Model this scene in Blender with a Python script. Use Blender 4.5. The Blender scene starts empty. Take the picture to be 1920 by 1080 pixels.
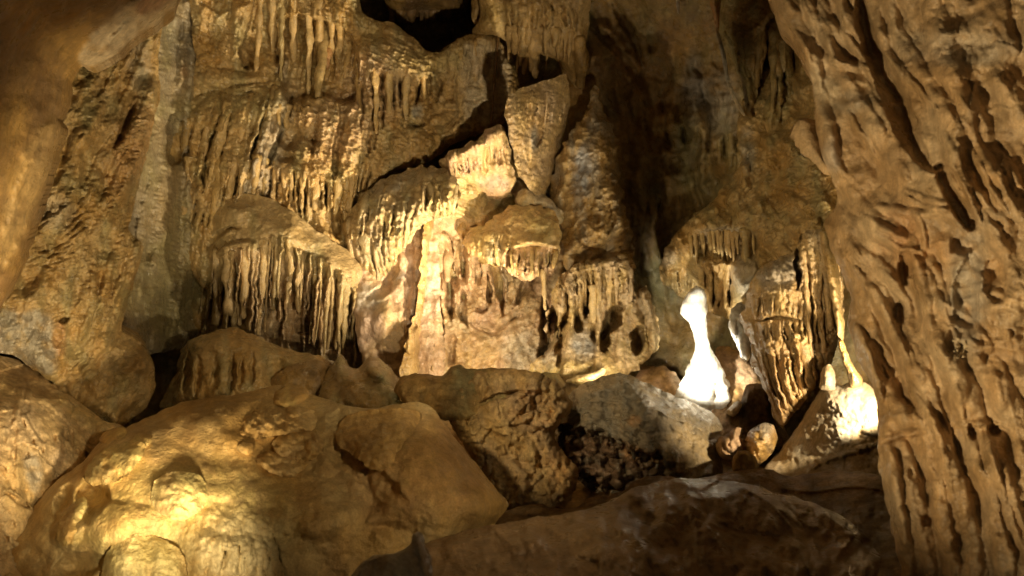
import bpy, math, random
import numpy as np
from mathutils import Vector

SC = bpy.context.scene
COL = SC.collection
# ------------------------------------------------------------------ camera
FPX = 1663.0                      # focal length in pixels of a 1920 wide frame (60 degrees across)
CAMZ = 1.7
cam_data = bpy.data.cameras.new('camera')
cam = bpy.data.objects.new('camera', cam_data)
COL.objects.link(cam)
cam.location = (0, 0, CAMZ)
cam.rotation_euler = (math.radians(90), 0, 0)
cam_data.sensor_width = 36.0
cam_data.lens = 36.0 * FPX / 1920.0
cam_data.clip_end = 200.0
cam_data.dof.use_dof = True
cam_data.dof.focus_distance = 11.0
cam_data.dof.aperture_fstop = 2.4
SC.camera = cam
# ------------------------------------------------------------------ world: a cave, next to no light from outside
W = bpy.data.worlds.new('World'); SC.world = W; W.use_nodes = True
bg = W.node_tree.nodes['Background']
bg.inputs[0].default_value = (1.0, 0.72, 0.42, 1); bg.inputs[1].default_value = 0.005
SC.view_settings.view_transform = 'Standard'
SC.view_settings.look = 'None'
SC.view_settings.exposure = 0.1
SC.view_settings.gamma = 1.0
SC.cycles.max_bounces = 5
SC.cycles.diffuse_bounces = 4
SC.cycles.use_denoising = True

def P(x, y, d):
    """pixel of the 1920x1080 frame at depth d (metres along the view axis) -> world point"""
    return Vector(((x - 960.0) / FPX * d, d, CAMZ - (y - 540.0) / FPX * d))

# ------------------------------------------------------------------ the show cave's floodlights, without fittings, and an added helper spot
def flood(name, src, aim, watts, angle=120, blend=0.6, radius=0.06, col=(1.0, 0.80, 0.52)):
    l = bpy.data.lights.new(name, 'SPOT')
    l.energy = watts; l.spot_size = math.radians(angle); l.spot_blend = blend
    l.shadow_soft_size = radius; l.color = col
    o = bpy.data.objects.new(name, l); COL.objects.link(o)
    a = P(*src); b = P(*aim)
    o.location = a
    o.rotation_euler = (b - a).to_track_quat('-Z', 'Y').to_euler()
    return o
WARM = (1.0, 0.81, 0.52); COOL = (1.0, 0.92, 0.74); AMBER = (1.0, 0.79, 0.46)
flood('floodlight_wall', (1000, 700, 10.0), (560, 120, 12.3), 1200, 84, 1.0, 0.04, WARM)
flood('floodlight_wall', (890, 692, 10.15), (820, 460, 12.2), 130, 160, 0.5, 0.04, WARM)
flood('fill_legs', (1140, 706, 10.15), (1130, 590, 11.5), 50, 130, 0.6, 0.04, WARM)  # helper spot added to brighten the leg curtain
flood('floodlight_stalagmite', (1258, 718, 9.5), (1330, 660, 10.5), 330, 60, 0.35, 0.04, COOL)
flood('floodlight_mound', (1684, 738, 7.65), (1545, 700, 8.9), 260, 104, 0.4, 0.05, WARM)
flood('floodlight_pool', (300, 1250, 4.2), (330, 1060, 6.2), 240, 42, 0.9, 0.05, WARM)
# added fill spots, unseen, placed to brighten chosen formations
def fill_lamp(src, aim, watts, angle, blend=0.8, radius=0.1, col=AMBER):
    o = flood('fill_light', (960, 540, 1), aim, watts, angle, blend, radius, col)
    o.location = src; o.rotation_euler = (P(*aim) - Vector(src)).to_track_quat('-Z', 'Y').to_euler()
fill_lamp((1.0, 3.4, 0.45), (700, 260, 12.0), 1300, 42, 0.7, 0.05, WARM)
fill_lamp((-1.6, 4.6, -0.1), (110, 360, 8.8), 800, 70)
fill_lamp((0.9, 1.0, 1.9), (60, 810, 7.4), 900, 20)
fill_lamp((-1.0, 2.6, 0.2), (1830, 400, 4.9), 800, 56)
fill_lamp((3.0, 1.2, 2.4), (740, 860, 7.2), 620, 24)
fill_lamp((-2.4, 4.0, 2.7), (1030, 775, 9), 720, 20)
fill_lamp((-2.0, 2.5, 2.2), (1480, 390, 9.8), 900, 28)
fill_lamp((0.4, 0.2, 2.4), (1000, 600, 9), 25, 100, radius=0.25)
fill_lamp((1.8, 3.0, 1.7), (440, 690, 10), 520, 15)


# ------------------------------------------------------------------ numpy noise
def _h(ix, iy, seed):
    v = (ix.astype(np.int64) * 374761393 + iy.astype(np.int64) * 668265263 + int(seed) * 1442695041) & 0x7fffffff
    v = ((v ^ (v >> 13)) * 1274126177) & 0x7fffffff
    return (v ^ (v >> 16)) & 0xffff
_ang = np.arange(65536) * (2 * math.pi * 0.61803398875)
_GX = np.cos(_ang).astype(np.float32); _GY = np.sin(_ang).astype(np.float32)
def perlin(x, y, seed=0):
    xi = np.floor(x); yi = np.floor(y)
    fx = (x - xi).astype(np.float32); fy = (y - yi).astype(np.float32)
    ix = xi.astype(np.int64); iy = yi.astype(np.int64)
    u = fx * fx * fx * (fx * (fx * 6 - 15) + 10); v = fy * fy * fy * (fy * (fy * 6 - 15) + 10)
    def g(dx, dy):
        k = _h(ix + dx, iy + dy, seed)
        return _GX[k] * (fx - dx) + _GY[k] * (fy - dy)
    a = g(0, 0); b = g(1, 0); c = g(0, 1); d = g(1, 1)
    return ((a + u * (b - a)) * (1 - v) + (c + u * (d - c)) * v) * 1.5
def fbm(x, y, octv=3, seed=0, gain=0.5):
    s = 0; a = 1.0; k = 1.0
    for o in range(octv):
        s = s + a * perlin(x * k, y * k, seed + o * 17); a *= gain; k *= 2.03
    return s
def worley(x, y, seed=0):
    xi = np.floor(x); yi = np.floor(y); best = np.full(x.shape, 9.0, np.float32)
    for dx in (-1, 0, 1):
        for dy in (-1, 0, 1):
            k = _h((xi + dx).astype(np.int64), (yi + dy).astype(np.int64), seed)
            px = xi + dx + (k & 255) / 255.0; py = yi + dy + (k >> 8) / 255.0
            best = np.minimum(best, (x - px) ** 2 + (y - py) ** 2)
    return np.sqrt(best)
def sstep(a, b, x):
    t = np.clip((x - a) / (b - a), 0, 1); return t * t * (3 - 2 * t)

# ------------------------------------------------------------------ polygons and strokes
def smooth_poly(pts, closed=True, seg=6.0):
    pts = [np.array(p, float) for p in pts]; n = len(pts); out = []
    rng = range(n) if closed else range(n - 1)
    for i in rng:
        p1 = pts[i]; p2 = pts[(i + 1) % n]
        p0 = pts[i - 1] if (closed or i > 0) else p1
        p3 = pts[(i + 2) % n] if (closed or i + 2 < n) else p2
        m = max(2, int(np.hypot(*(p2 - p1)[:2]) / seg))
        for k in range(m):
            t = k / m
            out.append(0.5 * (2 * p1 + (p2 - p0) * t * 0.8 + 0.2 * 2 * (p2 - p1) * t * 0
                              + (2 * p0 - 5 * p1 + 4 * p2 - p3) * t * t * 0.8 + (-p0 + 3 * p1 - 3 * p2 + p3) * t ** 3 * 0.8
                              + 0.2 * 2 * (p2 - p1) * t))
    if not closed: out.append(pts[-1])
    return np.array(out)
def seg_dist(X, Y, poly, closed=True):
    """unsigned distance, nearest point"""
    best = np.full(X.shape, 1e9); bx = np.zeros(X.shape); by = np.zeros(X.shape)
    n = len(poly)
    for i in range(n if closed else n - 1):
        ax, ay = poly[i][:2]; cx, cy = poly[(i + 1) % n][:2]
        ex, ey = cx - ax, cy - ay; L = ex * ex + ey * ey + 1e-9
        t = np.clip(((X - ax) * ex + (Y - ay) * ey) / L, 0, 1)
        qx = ax + t * ex; qy = ay + t * ey
        d = (X - qx) ** 2 + (Y - qy) ** 2
        m = d < best
        best = np.where(m, d, best); bx = np.where(m, qx, bx); by = np.where(m, qy, by)
    return np.sqrt(best), bx, by
def in_poly(X, Y, poly):
    c = np.zeros(X.shape, bool); n = len(poly)
    for i in range(n):
        x0, y0 = poly[i][:2]; x1, y1 = poly[(i + 1) % n][:2]
        if y0 == y1: continue
        m = ((y0 > Y) != (y1 > Y))
        c ^= m & (X < (x1 - x0) * (Y - y0) / (y1 - y0) + x0)
    return c
def sdf(X, Y, poly):
    d, bx, by = seg_dist(X, Y, poly); return np.where(in_poly(X, Y, poly), d, -d)
def tps(pts, X, Y, lam=0.02):
    p = np.array(pts, float); n = len(p)
    if n == 1: return np.full(X.shape, p[0, 2])
    s = 1000.0; q = p[:, :2] / s
    if n < 4:
        A = np.c_[np.ones(n), q]; c, *_ = np.linalg.lstsq(A, p[:, 2], rcond=None)
        return c[0] + c[1] * X / s + c[2] * Y / s
    def U(r2): return 0.5 * r2 * np.log(r2 + 1e-9)
    r2 = ((q[:, None] - q[None]) ** 2).sum(-1)
    A = np.zeros((n + 3, n + 3)); A[:n, :n] = U(r2) + lam * np.eye(n) * 0.1
    A[:n, n] = 1; A[:n, n + 1:] = q; A[n, :n] = 1; A[n + 1:, :n] = q.T
    w = np.linalg.solve(A, np.r_[p[:, 2], 0, 0, 0])
    out = w[n] + w[n + 1] * X / s + w[n + 2] * Y / s
    for i in range(n): out = out + w[i] * U((X / s - q[i, 0]) ** 2 + (Y / s - q[i, 1]) ** 2)
    return out

OCHRE = (.42, .255, .08); TAN = (.52, .36, .155); BROWN = (.25, .145, .055); PINK = (.54, .355, .21)
GREY = (.38, .34, .265); YELLOW = (.52, .385, .145); WHITE = (.84, .82, .76); ORANGE = (.46, .25, .10)
RED = (.33, .15, .07); OLIVE = (.34, .285, .13); DARK = (.11, .075, .045); PALE = (.60, .48, .31); SLATE = (.24, .235, .215)

# ------------------------------------------------------------------ materials
MATS = {}
def rock_material(name, rough=0.5, spec=0.45, bump=0.35, grain=34.0, fine=0.5, wet=0.0, mott=0.35, coat=0.0):
    m = bpy.data.materials.new(name); m.use_nodes = True; nt = m.node_tree; N = nt.nodes; L = nt.links
    b = N['Principled BSDF']
    geo = N.new('ShaderNodeNewGeometry')
    at = N.new('ShaderNodeAttribute'); at.attribute_name = 'tint'
    def noise(scale, det=4.0, ro=0.55, vec=geo.outputs['Position']):
        n = N.new('ShaderNodeTexNoise'); n.inputs['Scale'].default_value = scale
        n.inputs['Detail'].default_value = det; n.inputs['Roughness'].default_value = ro
        L.new(vec, n.inputs['Vector']); return n.outputs['Fac']
    def ramp(src, a, b_, lo, hi):
        r = N.new('ShaderNodeMapRange'); r.inputs[1].default_value = a; r.inputs[2].default_value = b_
        r.inputs[3].default_value = lo; r.inputs[4].default_value = hi; L.new(src, r.inputs[0]); return r.outputs[0]
    n1 = noise(9.0, 6.0, 0.65); n2 = noise(grain * 2.2, 3.0)
    st = N.new('ShaderNodeMapping'); st.inputs['Scale'].default_value = (1.0, 1.0, 0.16); L.new(geo.outputs['Position'], st.inputs['Vector'])
    n3 = noise(grain * 0.55, 4.0, 0.6, st.outputs[0])
    v1 = ramp(n1, 0.3, 0.7, 1 - mott, 1 + mott); v2 = ramp(n2, 0.3, 0.7, 0.84, 1.16); v3 = ramp(n3, 0.3, 0.7, 0.8, 1.2)
    mu = N.new('ShaderNodeMath'); mu.operation = 'MULTIPLY'; L.new(v1, mu.inputs[0]); L.new(v2, mu.inputs[1])
    mu2 = N.new('ShaderNodeMath'); mu2.operation = 'MULTIPLY'; L.new(mu.outputs[0], mu2.inputs[0]); L.new(v3, mu2.inputs[1])
    vm = N.new('ShaderNodeVectorMath'); vm.operation = 'SCALE'; L.new(at.outputs['Color'], vm.inputs[0]); L.new(mu2.outputs[0], vm.inputs['Scale'])
    L.new(vm.outputs[0], b.inputs['Base Color'])
    rr = ramp(noise(5.0, 3.0), 0.35, 0.65, max(0.12, rough - 0.16 - wet), rough + 0.14); L.new(rr, b.inputs['Roughness'])
    b.inputs['Specular IOR Level'].default_value = spec
    b.inputs['Coat Weight'].default_value = coat; b.inputs['Coat Roughness'].default_value = 0.2
    ad = N.new('ShaderNodeMath'); ad.operation = 'MULTIPLY_ADD'
    g1 = noise(grain, 5.0, 0.6); g2 = noise(grain * 3.1, 3.0, 0.6)
    L.new(g2, ad.inputs[0]); ad.inputs[1].default_value = fine; L.new(g1, ad.inputs[2])
    bp = N.new('ShaderNodeBump'); bp.inputs['Strength'].default_value = bump; bp.inputs['Distance'].default_value = 0.03
    L.new(ad.outputs[0], bp.inputs['Height']); L.new(bp.outputs[0], b.inputs['Normal'])
    if coat: L.new(bp.outputs[0], b.inputs['Coat Normal'])
    MATS[name] = m; return m
rock_material('flowstone', rough=0.40, spec=0.5, bump=0.8, grain=22, wet=0.12, mott=0.25, coat=0.6)
rock_material('mound_flowstone', rough=0.58, spec=0.3, bump=0.6, grain=30, wet=0.08, mott=0.16)
rock_material('dry_limestone', rough=0.7, spec=0.25, bump=0.6, grain=26)
rock_material('near_flowstone', rough=0.46, spec=0.45, bump=0.45, grain=36, wet=0.1, mott=0.3)
rock_material('wet_calcite', rough=0.36, spec=0.5, bump=0.25, grain=40, wet=0.1, mott=0.12)
rock_material('granular', rough=0.6, spec=0.35, bump=0.9, grain=60, fine=0.9, mott=0.25)

def make_mesh(name, verts, faces, cols, mat):
    """verts (n,3), faces (m,4) int with a repeated last index for triangles allowed only via tris list"""
    me = bpy.data.meshes.new(name)
    v = np.asarray(verts, np.float32); fc = np.asarray(faces, np.int32)
    me.vertices.add(len(v)); me.vertices.foreach_set('co', v.ravel())
    k = fc.shape[1]
    me.loops.add(fc.size); me.loops.foreach_set('vertex_index', fc.ravel())
    me.polygons.add(len(fc)); me.polygons.foreach_set('loop_start', np.arange(0, fc.size, k, dtype=np.int32))
    me.polygons.foreach_set('loop_total', np.full(len(fc), k, np.int32))
    me.polygons.foreach_set('use_smooth', np.ones(len(fc), bool))
    me.update(calc_edges=True)
    ca = me.color_attributes.new('tint', 'FLOAT_COLOR', 'POINT')
    c4 = np.ones((len(v), 4), np.float32); c4[:, :3] = cols
    ca.data.foreach_set('color', c4.ravel())
    me.materials.append(MATS[mat])
    return me

def boxblur(a, k):
    for ax in (0, 1):
        n = a.shape[ax]; p = np.pad(a, [(k + 1, k) if i == ax else (0, 0) for i in (0, 1)], 'edge'); c = np.cumsum(p, ax)
        a = (np.take(c, np.arange(2 * k + 1, 2 * k + 1 + n), ax) - np.take(c, np.arange(0, n), ax)) / (2 * k + 1)
    return a
def lerp_list(v, n):
    if np.isscalar(v): return np.full(n, float(v))
    return np.interp(np.linspace(0, 1, n), np.linspace(0, 1, len(v)), v)

# ------------------------------------------------------------------ a formation: a body of rock with an outline, a place in depth and relief
class Form:
    def __init__(self, name, poly, depth, step=2.0, edge=(40, 45), wob=(3.0, 22.0), seed=1, col=(OCHRE, TAN, BROWN), mat='flowstone', cscale=70, warp=(3.0, 20.0), hs=1.0, bpw=0.7, gpw=None, soft=False):
        self.bpw = bpw; self.gpw = gpw; self.soft = soft
        self.name = name; self.seed = seed; self.step = step; self.mat = mat; self.parts = []
        pr = np.array(poly, float); per = np.hypot(*np.diff(np.r_[pr, pr[:1]], axis=0).T).sum()
        pl = smooth_poly(poly, seg=6.0 if per < 1500 else 10.0); pl0 = pl
        pl = pl + np.c_[fbm(pl[:, 0] / wob[1], pl[:, 1] / wob[1], 3, seed + 5), fbm(pl[:, 0] / wob[1] + 40, pl[:, 1] / wob[1], 3, seed + 9)] * wob[0]
        self.poly = pl
        x0, y0 = pl.min(0) - 2 * step; x1, y1 = pl.max(0) + 2 * step
        self.xs = np.arange(x0, x1 + step, step); self.ys = np.arange(y0, y1 + step, step)
        self.X, self.Y = np.meshgrid(self.xs, self.ys)
        q = 4
        cx = np.arange(x0, x1 + step * (q + 1), step * q); cy = np.arange(y0, y1 + step * (q + 1), step * q)
        CX, CY = np.meshgrid(cx, cy); cs = sdf(CX, CY, pl)
        self.s = self._bil(cs, cx, cy)
        near = np.abs(self.s) < step * q * 1.5
        self.s[near] = sdf(self.X[near], self.Y[near], pl)
        s0 = self._bil(sdf(CX, CY, pl0), cx, cy)
        s0 = s0 + wob[0] * 1.2 * fbm(self.X / 26, self.Y / 26, 3, seed + 6)
        self.hs = hs; a_, sc_ = warp
        self.WX = self.X + a_ * fbm(self.X / sc_, self.Y / sc_, 3, seed + 201) + a_ * 2 * perlin(self.X / (sc_ * 4), self.Y / (sc_ * 4), seed + 203)
        self.WY = self.Y + a_ * fbm(self.X / sc_ + 77, self.Y / sc_, 3, seed + 202) + a_ * 2 * perlin(self.X / (sc_ * 4) + 31, self.Y / (sc_ * 4), seed + 204)
        self.HM = 1 + 0.45 * fbm(self.X / 30, self.Y / 30, 2, seed + 205)
        self.D = tps(depth if not np.isscalar(depth) else [(0, 0, depth)], self.X, self.Y)
        ins = self.s > 0
        self.pxm = float(np.median(self.D[ins])) / FPX
        self.h = np.zeros(self.X.shape)
        R, A = edge; self.A = A
        if A:
            Rn = R * (1 + 0.5 * perlin(self.X / 60, self.Y / 60, seed + 207)); An = A * (1 + 0.35 * perlin(self.X / 80, self.Y / 80, seed + 208))
            self.h += An * (-(1 - np.clip(s0 / Rn, 0, 1)) ** 2.2)
            k = max(1, int(R / step / 7))
            for _ in range(2): self.h = boxblur(self.h, k)
        a, b, c = [np.array(k) for k in col]
        n1 = np.clip(0.5 + 0.9 * fbm(self.X / cscale, self.Y / (cscale * 1.4), 4, seed + 31), 0, 1)[..., None]
        n2 = np.clip(0.15 + 1.1 * fbm(self.X / (cscale * .6) + 9, self.Y / (cscale * 1.3), 4, seed + 57), 0, 1)[..., None]
        self.col = a * n1 + b * (1 - n1); self.col = self.col * (1 - n2 * .7) + c * n2 * .7
    def _bil(self, C, cx, cy):
        fx = (self.xs - cx[0]) / (cx[1] - cx[0]); fy = (self.ys - cy[0]) / (cy[1] - cy[0])
        i = np.clip(fx.astype(int), 0, len(cx) - 2); j = np.clip(fy.astype(int), 0, len(cy) - 2)
        u = (fx - i)[None]; v = (fy - j)[:, None]
        return (C[np.ix_(j, i)] * (1 - u) + C[np.ix_(j, i + 1)] * u) * (1 - v) + (C[np.ix_(j + 1, i)] * (1 - u) + C[np.ix_(j + 1, i + 1)] * u) * v
    def win(self, x0, y0, x1, y1):
        i0 = max(0, int((x0 - self.xs[0]) / self.step)); i1 = min(len(self.xs), int((x1 - self.xs[0]) / self.step) + 2)
        j0 = max(0, int((y0 - self.ys[0]) / self.step)); j1 = min(len(self.ys), int((y1 - self.ys[0]) / self.step) + 2)
        return (slice(j0, max(j0, j1)), slice(i0, max(i0, i1)))
    # masks
    def pm(self, poly, soft=10, wob=4):
        pl = smooth_poly(poly); w = self.win(pl[:, 0].min() - soft - 8, pl[:, 1].min() - soft - 8, pl[:, 0].max() + soft + 8, pl[:, 1].max() + soft + 8)
        out = np.zeros(self.X.shape); X = self.X[w]; Y = self.Y[w]
        if X.size == 0: return out
        X = X + wob * fbm(X / 18, Y / 18, 2, self.seed + 3); Y = Y + wob * fbm(X / 18 + 50, Y / 18, 2, self.seed + 4)
        out[w] = sstep(-soft, soft, sdf(X, Y, pl)); return out
    def bm(self, x, y, rx, ry, rot=0, soft=0.5):
        c, s = math.cos(math.radians(rot)), math.sin(math.radians(rot))
        u = ((self.X - x) * c + (self.Y - y) * s) / rx; v = (-(self.X - x) * s + (self.Y - y) * c) / ry
        return 1 - sstep(1 - soft, 1 + soft, np.sqrt(u * u + v * v))
    # sculpting
    def blob(self, x, y, rx, ry, h, rot=0, pw=None, wob=0.18):
        pw = pw or self.bpw
        R = max(rx, ry) * 1.3; w = self.win(x - R, y - R, x + R, y + R); X = self.WX[w]; Y = self.WY[w]; h = h * self.hs
        if X.size == 0: return self
        c, s = math.cos(math.radians(rot)), math.sin(math.radians(rot))
        u = ((X - x) * c + (Y - y) * s) / rx; v = (-(X - x) * s + (Y - y) * c) / ry
        r2 = u * u + v * v
        r2 = r2 * (1 + wob * 2 * fbm(X / (R * .5) + x, Y / (R * .5) + y, 2, self.seed + 77))
        self.h[w] += h * np.clip(1 - r2, 0, 1) ** pw; return self
    def ridge(self, pts, w, h, pw=0.7, mode='add', base=None, warp=True, hard=False):
        if self.gpw and mode == 'add' and np.min(h) < 0: pw = self.gpw
        pts = smooth_poly(pts, False, 8.0) if len(pts) > 2 else np.array(pts, float)
        n = len(pts); ws = lerp_list(w, n); hs = lerp_list(h, n)
        if self.soft and not hard and mode == 'add':
            if np.min(h) < 0: ws = ws * 1.5; hs = hs * .5
            else: ws = ws * 1.35; hs = hs * 1.35
        mw = ws.max() + 2
        mw += 12 if warp else 0
        wd = self.win(pts[:, 0].min() - mw, pts[:, 1].min() - mw, pts[:, 0].max() + mw, pts[:, 1].max() + mw)
        X = (self.WX if warp else self.X)[wd]; Y = (self.WY if warp else self.Y)[wd]
        if X.size == 0: return self
        best = np.full(X.shape, 9.0); H = np.zeros(X.shape)
        if mode == 'add':
            tt = np.linspace(0, 1, n); en = np.clip(np.minimum(tt, 1 - tt) / 0.22, 0, 1)
            if n == 2 or n < 5:
                pts = np.array([pts[0] + (pts[-1] - pts[0]) * q for q in np.linspace(0, 1, 7)]) if n == 2 else pts
                if n == 2: ws = np.interp(np.linspace(0, 1, 7), [0, 1], ws); hs = np.interp(np.linspace(0, 1, 7), [0, 1], hs); n = 7; tt = np.linspace(0, 1, 7); en = np.clip(np.minimum(tt, 1 - tt) / 0.22, 0, 1)
            ws = ws * (0.45 + 0.55 * en); hs = hs * (0.35 + 0.65 * en) * self.hs
        for i in range(n - 1):
            ax, ay = pts[i]; cx, cy = pts[i + 1]; ex, ey = cx - ax, cy - ay; Ls = ex * ex + ey * ey + 1e-9
            t = np.clip(((X - ax) * ex + (Y - ay) * ey) / Ls, 0, 1)
            ww = ws[i] + (ws[i + 1] - ws[i]) * t
            r = np.hypot(X - ax - t * ex, Y - ay - t * ey) / np.maximum(ww, .1)
            m = r < best; best = np.where(m, r, best); H = np.where(m, hs[i] + (hs[i + 1] - hs[i]) * t, H)
        v = H * np.clip(1 - best * best, 0, 1) ** pw * (self.HM[wd] if mode == 'add' else 1)
        if mode == 'add': self.h[wd] += v
        else:
            b = (base if base is not None else self.h)[wd]
            self.h[wd] = np.where(best < 1, np.maximum(self.h[wd], b + v), self.h[wd])
        return self
    def shelf(self, line, H, reach, pw=1.5, drip=0, spacing=12, lip=5):
        """a lip: rock above the line stands out by H and falls back over 'reach' px upwards; the lip's edge drips"""
        ln = smooth_poly(line, False, 6.0); o = np.argsort(ln[:, 0]); lx = ln[o, 0]; ly = ln[o, 1]
        w = self.win(lx[0], ly.min() - reach, lx[-1], ly.max() + drip * 1.6 + 8); X = self.X[w]; Y = self.Y[w]
        if X.size == 0: return self
        yl = np.interp(X, lx, ly)
        if drip:
            u = X / spacing + 0.6 * perlin(X / (spacing * 3), np.zeros_like(X), self.seed + 8)
            cell = np.floor(u); k = (_h(cell.astype(np.int64), np.zeros_like(cell, np.int64), self.seed + 70) & 1023) / 1023.0
            yl = yl + drip * (0.3 + 1.2 * k) * np.sqrt(np.clip(1 - (2 * (u - cell) - 1) ** 2, 0, 1)) * 1.0
        dy = yl - Y
        end = np.clip(np.minimum((X - lx[0]), (lx[-1] - X)) / (0.18 * (lx[-1] - lx[0]) + 1), 0, 1) ** 0.6
        v = np.where(dy > 0, np.clip(1 - dy / reach, 0, 1) ** pw * np.sqrt(np.clip(1 - (1 - np.clip(dy / lip, 0, 1)) ** 2, 0, 1)), 0)
        self.h[w] += H * v * end; return self
    def fringe(self, top, bot, n, w, h, jit=0.55, lens=(0.65, 1.0), taper=0.4, slot=0, parts=0, off=0.5,  name='stalactite', seed=0, pw=0.6, wavy=2.0, prob=1.0, tip=0.3):
        """n ribs or stalactites hanging from line top towards line bot; every 'parts'-th one is a piece of its own"""
        rnd = random.Random(self.seed * 101 + seed + n)
        T = smooth_poly(top, False, 4.0) if len(top) > 2 else np.array(top, float)
        B = smooth_poly(bot, False, 4.0) if len(bot) > 2 else np.array(bot, float)
        def at(pl, t):
            d = np.r_[0, np.cumsum(np.hypot(*np.diff(pl, axis=0).T))]; d /= d[-1]
            return np.array([np.interp(t, d, pl[:, 0]), np.interp(t, d, pl[:, 1])])
        base = self.h.copy()
        ribs = []
        for i in range(n):
            t = (i + 0.5 + rnd.uniform(-jit, jit)) / n
            if rnd.random() > prob: continue
            a = at(T, t); b = at(B, t); L = rnd.uniform(*lens); b = a + (b - a) * L
            ww = w * min(1.9, max(0.55, math.exp(rnd.gauss(0, 0.32))))
            if rnd.random() < .12: L *= .55; b = a + (b - a) * .55
            m = (a + b) / 2 + np.array([rnd.uniform(-wavy, wavy), 0])
            ribs.append((a, m, b, ww))
        if slot:
            for (a, m, b, ww) in ribs:
                dx = ww * 1.1
                self.ridge([(a[0] + dx, a[1] + 6), (m[0] + dx, m[1]), (b[0] + dx, b[1] + 4)], [ww * .45, ww * .6, ww * .35], [-slot * .3, -slot, -slot * .6], pw=1.0)
        for i, (a, m, b, ww) in enumerate(ribs):
            if parts and i % parts == 0:
                self.tube([tuple(a), tuple(m), tuple(b)], [ww, ww * (1 + taper) / 2 * 1.05, ww * taper], off=[-ww * .55, off * ww * .6, off * ww], name=name, tip=tip, base=base)
            else:
                self.ridge([tuple(a), tuple(m), tuple(b)], [ww, ww * (1 + taper) / 2, ww * taper], [h * .35, h * .8, h], pw=pw, mode='max', base=base)
        return self
    def ripple(self, sx, sy, amp, rot=0, m=1.0, seed=0, sharp=1.0, warp=0.6):
        c, s = math.cos(math.radians(rot)), math.sin(math.radians(rot))
        u = (self.X * c + self.Y * s) / sx; v = (-self.X * s + self.Y * c) / sy
        v = v + warp * perlin(u * .7, v * .3, self.seed + seed + 3)
        n = 1 - np.abs(perlin(u, v, self.seed + seed + 11)) * 2.2
        self.h += amp * np.clip(n, -1, 1) ** (1 if sharp == 1 else 3) * m; return self
    def flow(self, across, along, rot, amp, m=1.0, seed=0, sharp=0.7):
        """folds running at 'rot' degrees from the vertical, leaning right as they go down"""
        c, s = math.cos(math.radians(rot)), math.sin(math.radians(rot))
        u = (self.WX * c - self.WY * s) / across; v = (self.WX * s + self.WY * c) / along
        u = u + 0.5 * perlin(u * .4, v * 1.3, self.seed + seed + 41)
        n = perlin(u, v, self.seed + seed + 43); n2 = perlin(u * 2.1 + 5, v * 1.5, self.seed + seed + 44)
        if sharp < 1: n = np.where(n > 0, n, n * 1.5); n = np.clip(n, -1.0, .8)
        self.h += amp * m * (n * .8 + n2 * .35); return self
    def rough(self, *layers, m=1.0, aniso=1.0):
        for k, (sc, am) in enumerate(layers):
            self.h += am * m * fbm(self.X / sc, self.Y / (sc * aniso), 3, self.seed * 7 + k * 13 + int(sc)); 
        return self
    def popcorn(self, sc, am, m=1.0, seed=0):
        d = worley(self.X / sc + 0.4 * perlin(self.X / sc, self.Y / sc, 5), self.Y / sc, self.seed + seed)
        self.h += am * m * np.sqrt(np.clip(1 - (d / 0.62) ** 2, 0, 1)); return self
    def facet(self, sc, am, m=1.0, seed=0):
        """broken rock: flat tilted chips"""
        x = self.X / sc; y = self.Y / sc; xi = np.floor(x); yi = np.floor(y)
        best = np.full(x.shape, 9.0); val = np.zeros(x.shape)
        for dx in (-1, 0, 1):
            for dy in (-1, 0, 1):
                k = _h((xi + dx).astype(np.int64), (yi + dy).astype(np.int64), self.seed + seed + 300)
                px = xi + dx + (k & 255) / 255.0; py = yi + dy + (k >> 8) / 255.0
                d = (x - px) ** 2 + (y - py) ** 2
                g = (((k * 7919) >> 3) & 255) / 127.5 - 1; g2 = (((k * 104729) >> 5) & 255) / 127.5 - 1
                v = g * (x - px) + g2 * (y - py) + g * .35
                mm = d < best; best = np.where(mm, d, best); val = np.where(mm, v, val)
        self.h += am * m * val; return self
    def add(self, m, v): self.h += m * v; return self
    def paint(self, c, m, k=1.0):
        m = np.clip(m * (1 + 0.8 * fbm(self.X / 25, self.Y / 25, 3, self.seed + 91)), 0, 1)[..., None] * k
        self.col = self.col * (1 - m) + np.array(c) * m; return self
    def depth_at(self, x, y, h=None):
        h = self.h if h is None else h
        i = int(np.clip((x - self.xs[0]) / self.step, 0, len(self.xs) - 1)); j = int(np.clip((y - self.ys[0]) / self.step, 0, len(self.ys) - 1))
        return self.D[j, i] - h[j, i] * self.pxm, self.col[j, i]
    def tube(self, pts, r, off=0.0, name='stalactite', tip=0.3, base=None, col=None, sides=10, rough=0.15):
        """a hanging or standing piece following pixel points, radii and offsets towards the camera in px"""
        sp = smooth_poly(pts, False, 7.0) if len(pts) > 2 else np.array([np.array(pts[0], float) + (np.array(pts[1], float) - np.array(pts[0], float)) * k / 6 for k in range(7)])
        n = len(sp); rs = lerp_list(r, n); os_ = lerp_list(off, n)
        d0, c0 = self.depth_at(*pts[0], h=base); d1, c1 = self.depth_at(*pts[-1], h=base)
        dm = [self.depth_at(x, y, h=base)[0] for x, y in sp]
        dm = np.minimum(np.array(dm), np.linspace(d0, d1, n) + 0.03) if n else dm
        k = np.ones(5) / 5; dm = np.convolve(np.pad(dm, 2, 'edge'), k, 'valid')
        cl = np.array(col) if col is not None else (c0 * .5 + c1 * .5)
        self.parts.append((name, sp, rs, dm - os_ * self.pxm, cl, tip, sides, rough, len(self.parts)))
        return self
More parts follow.
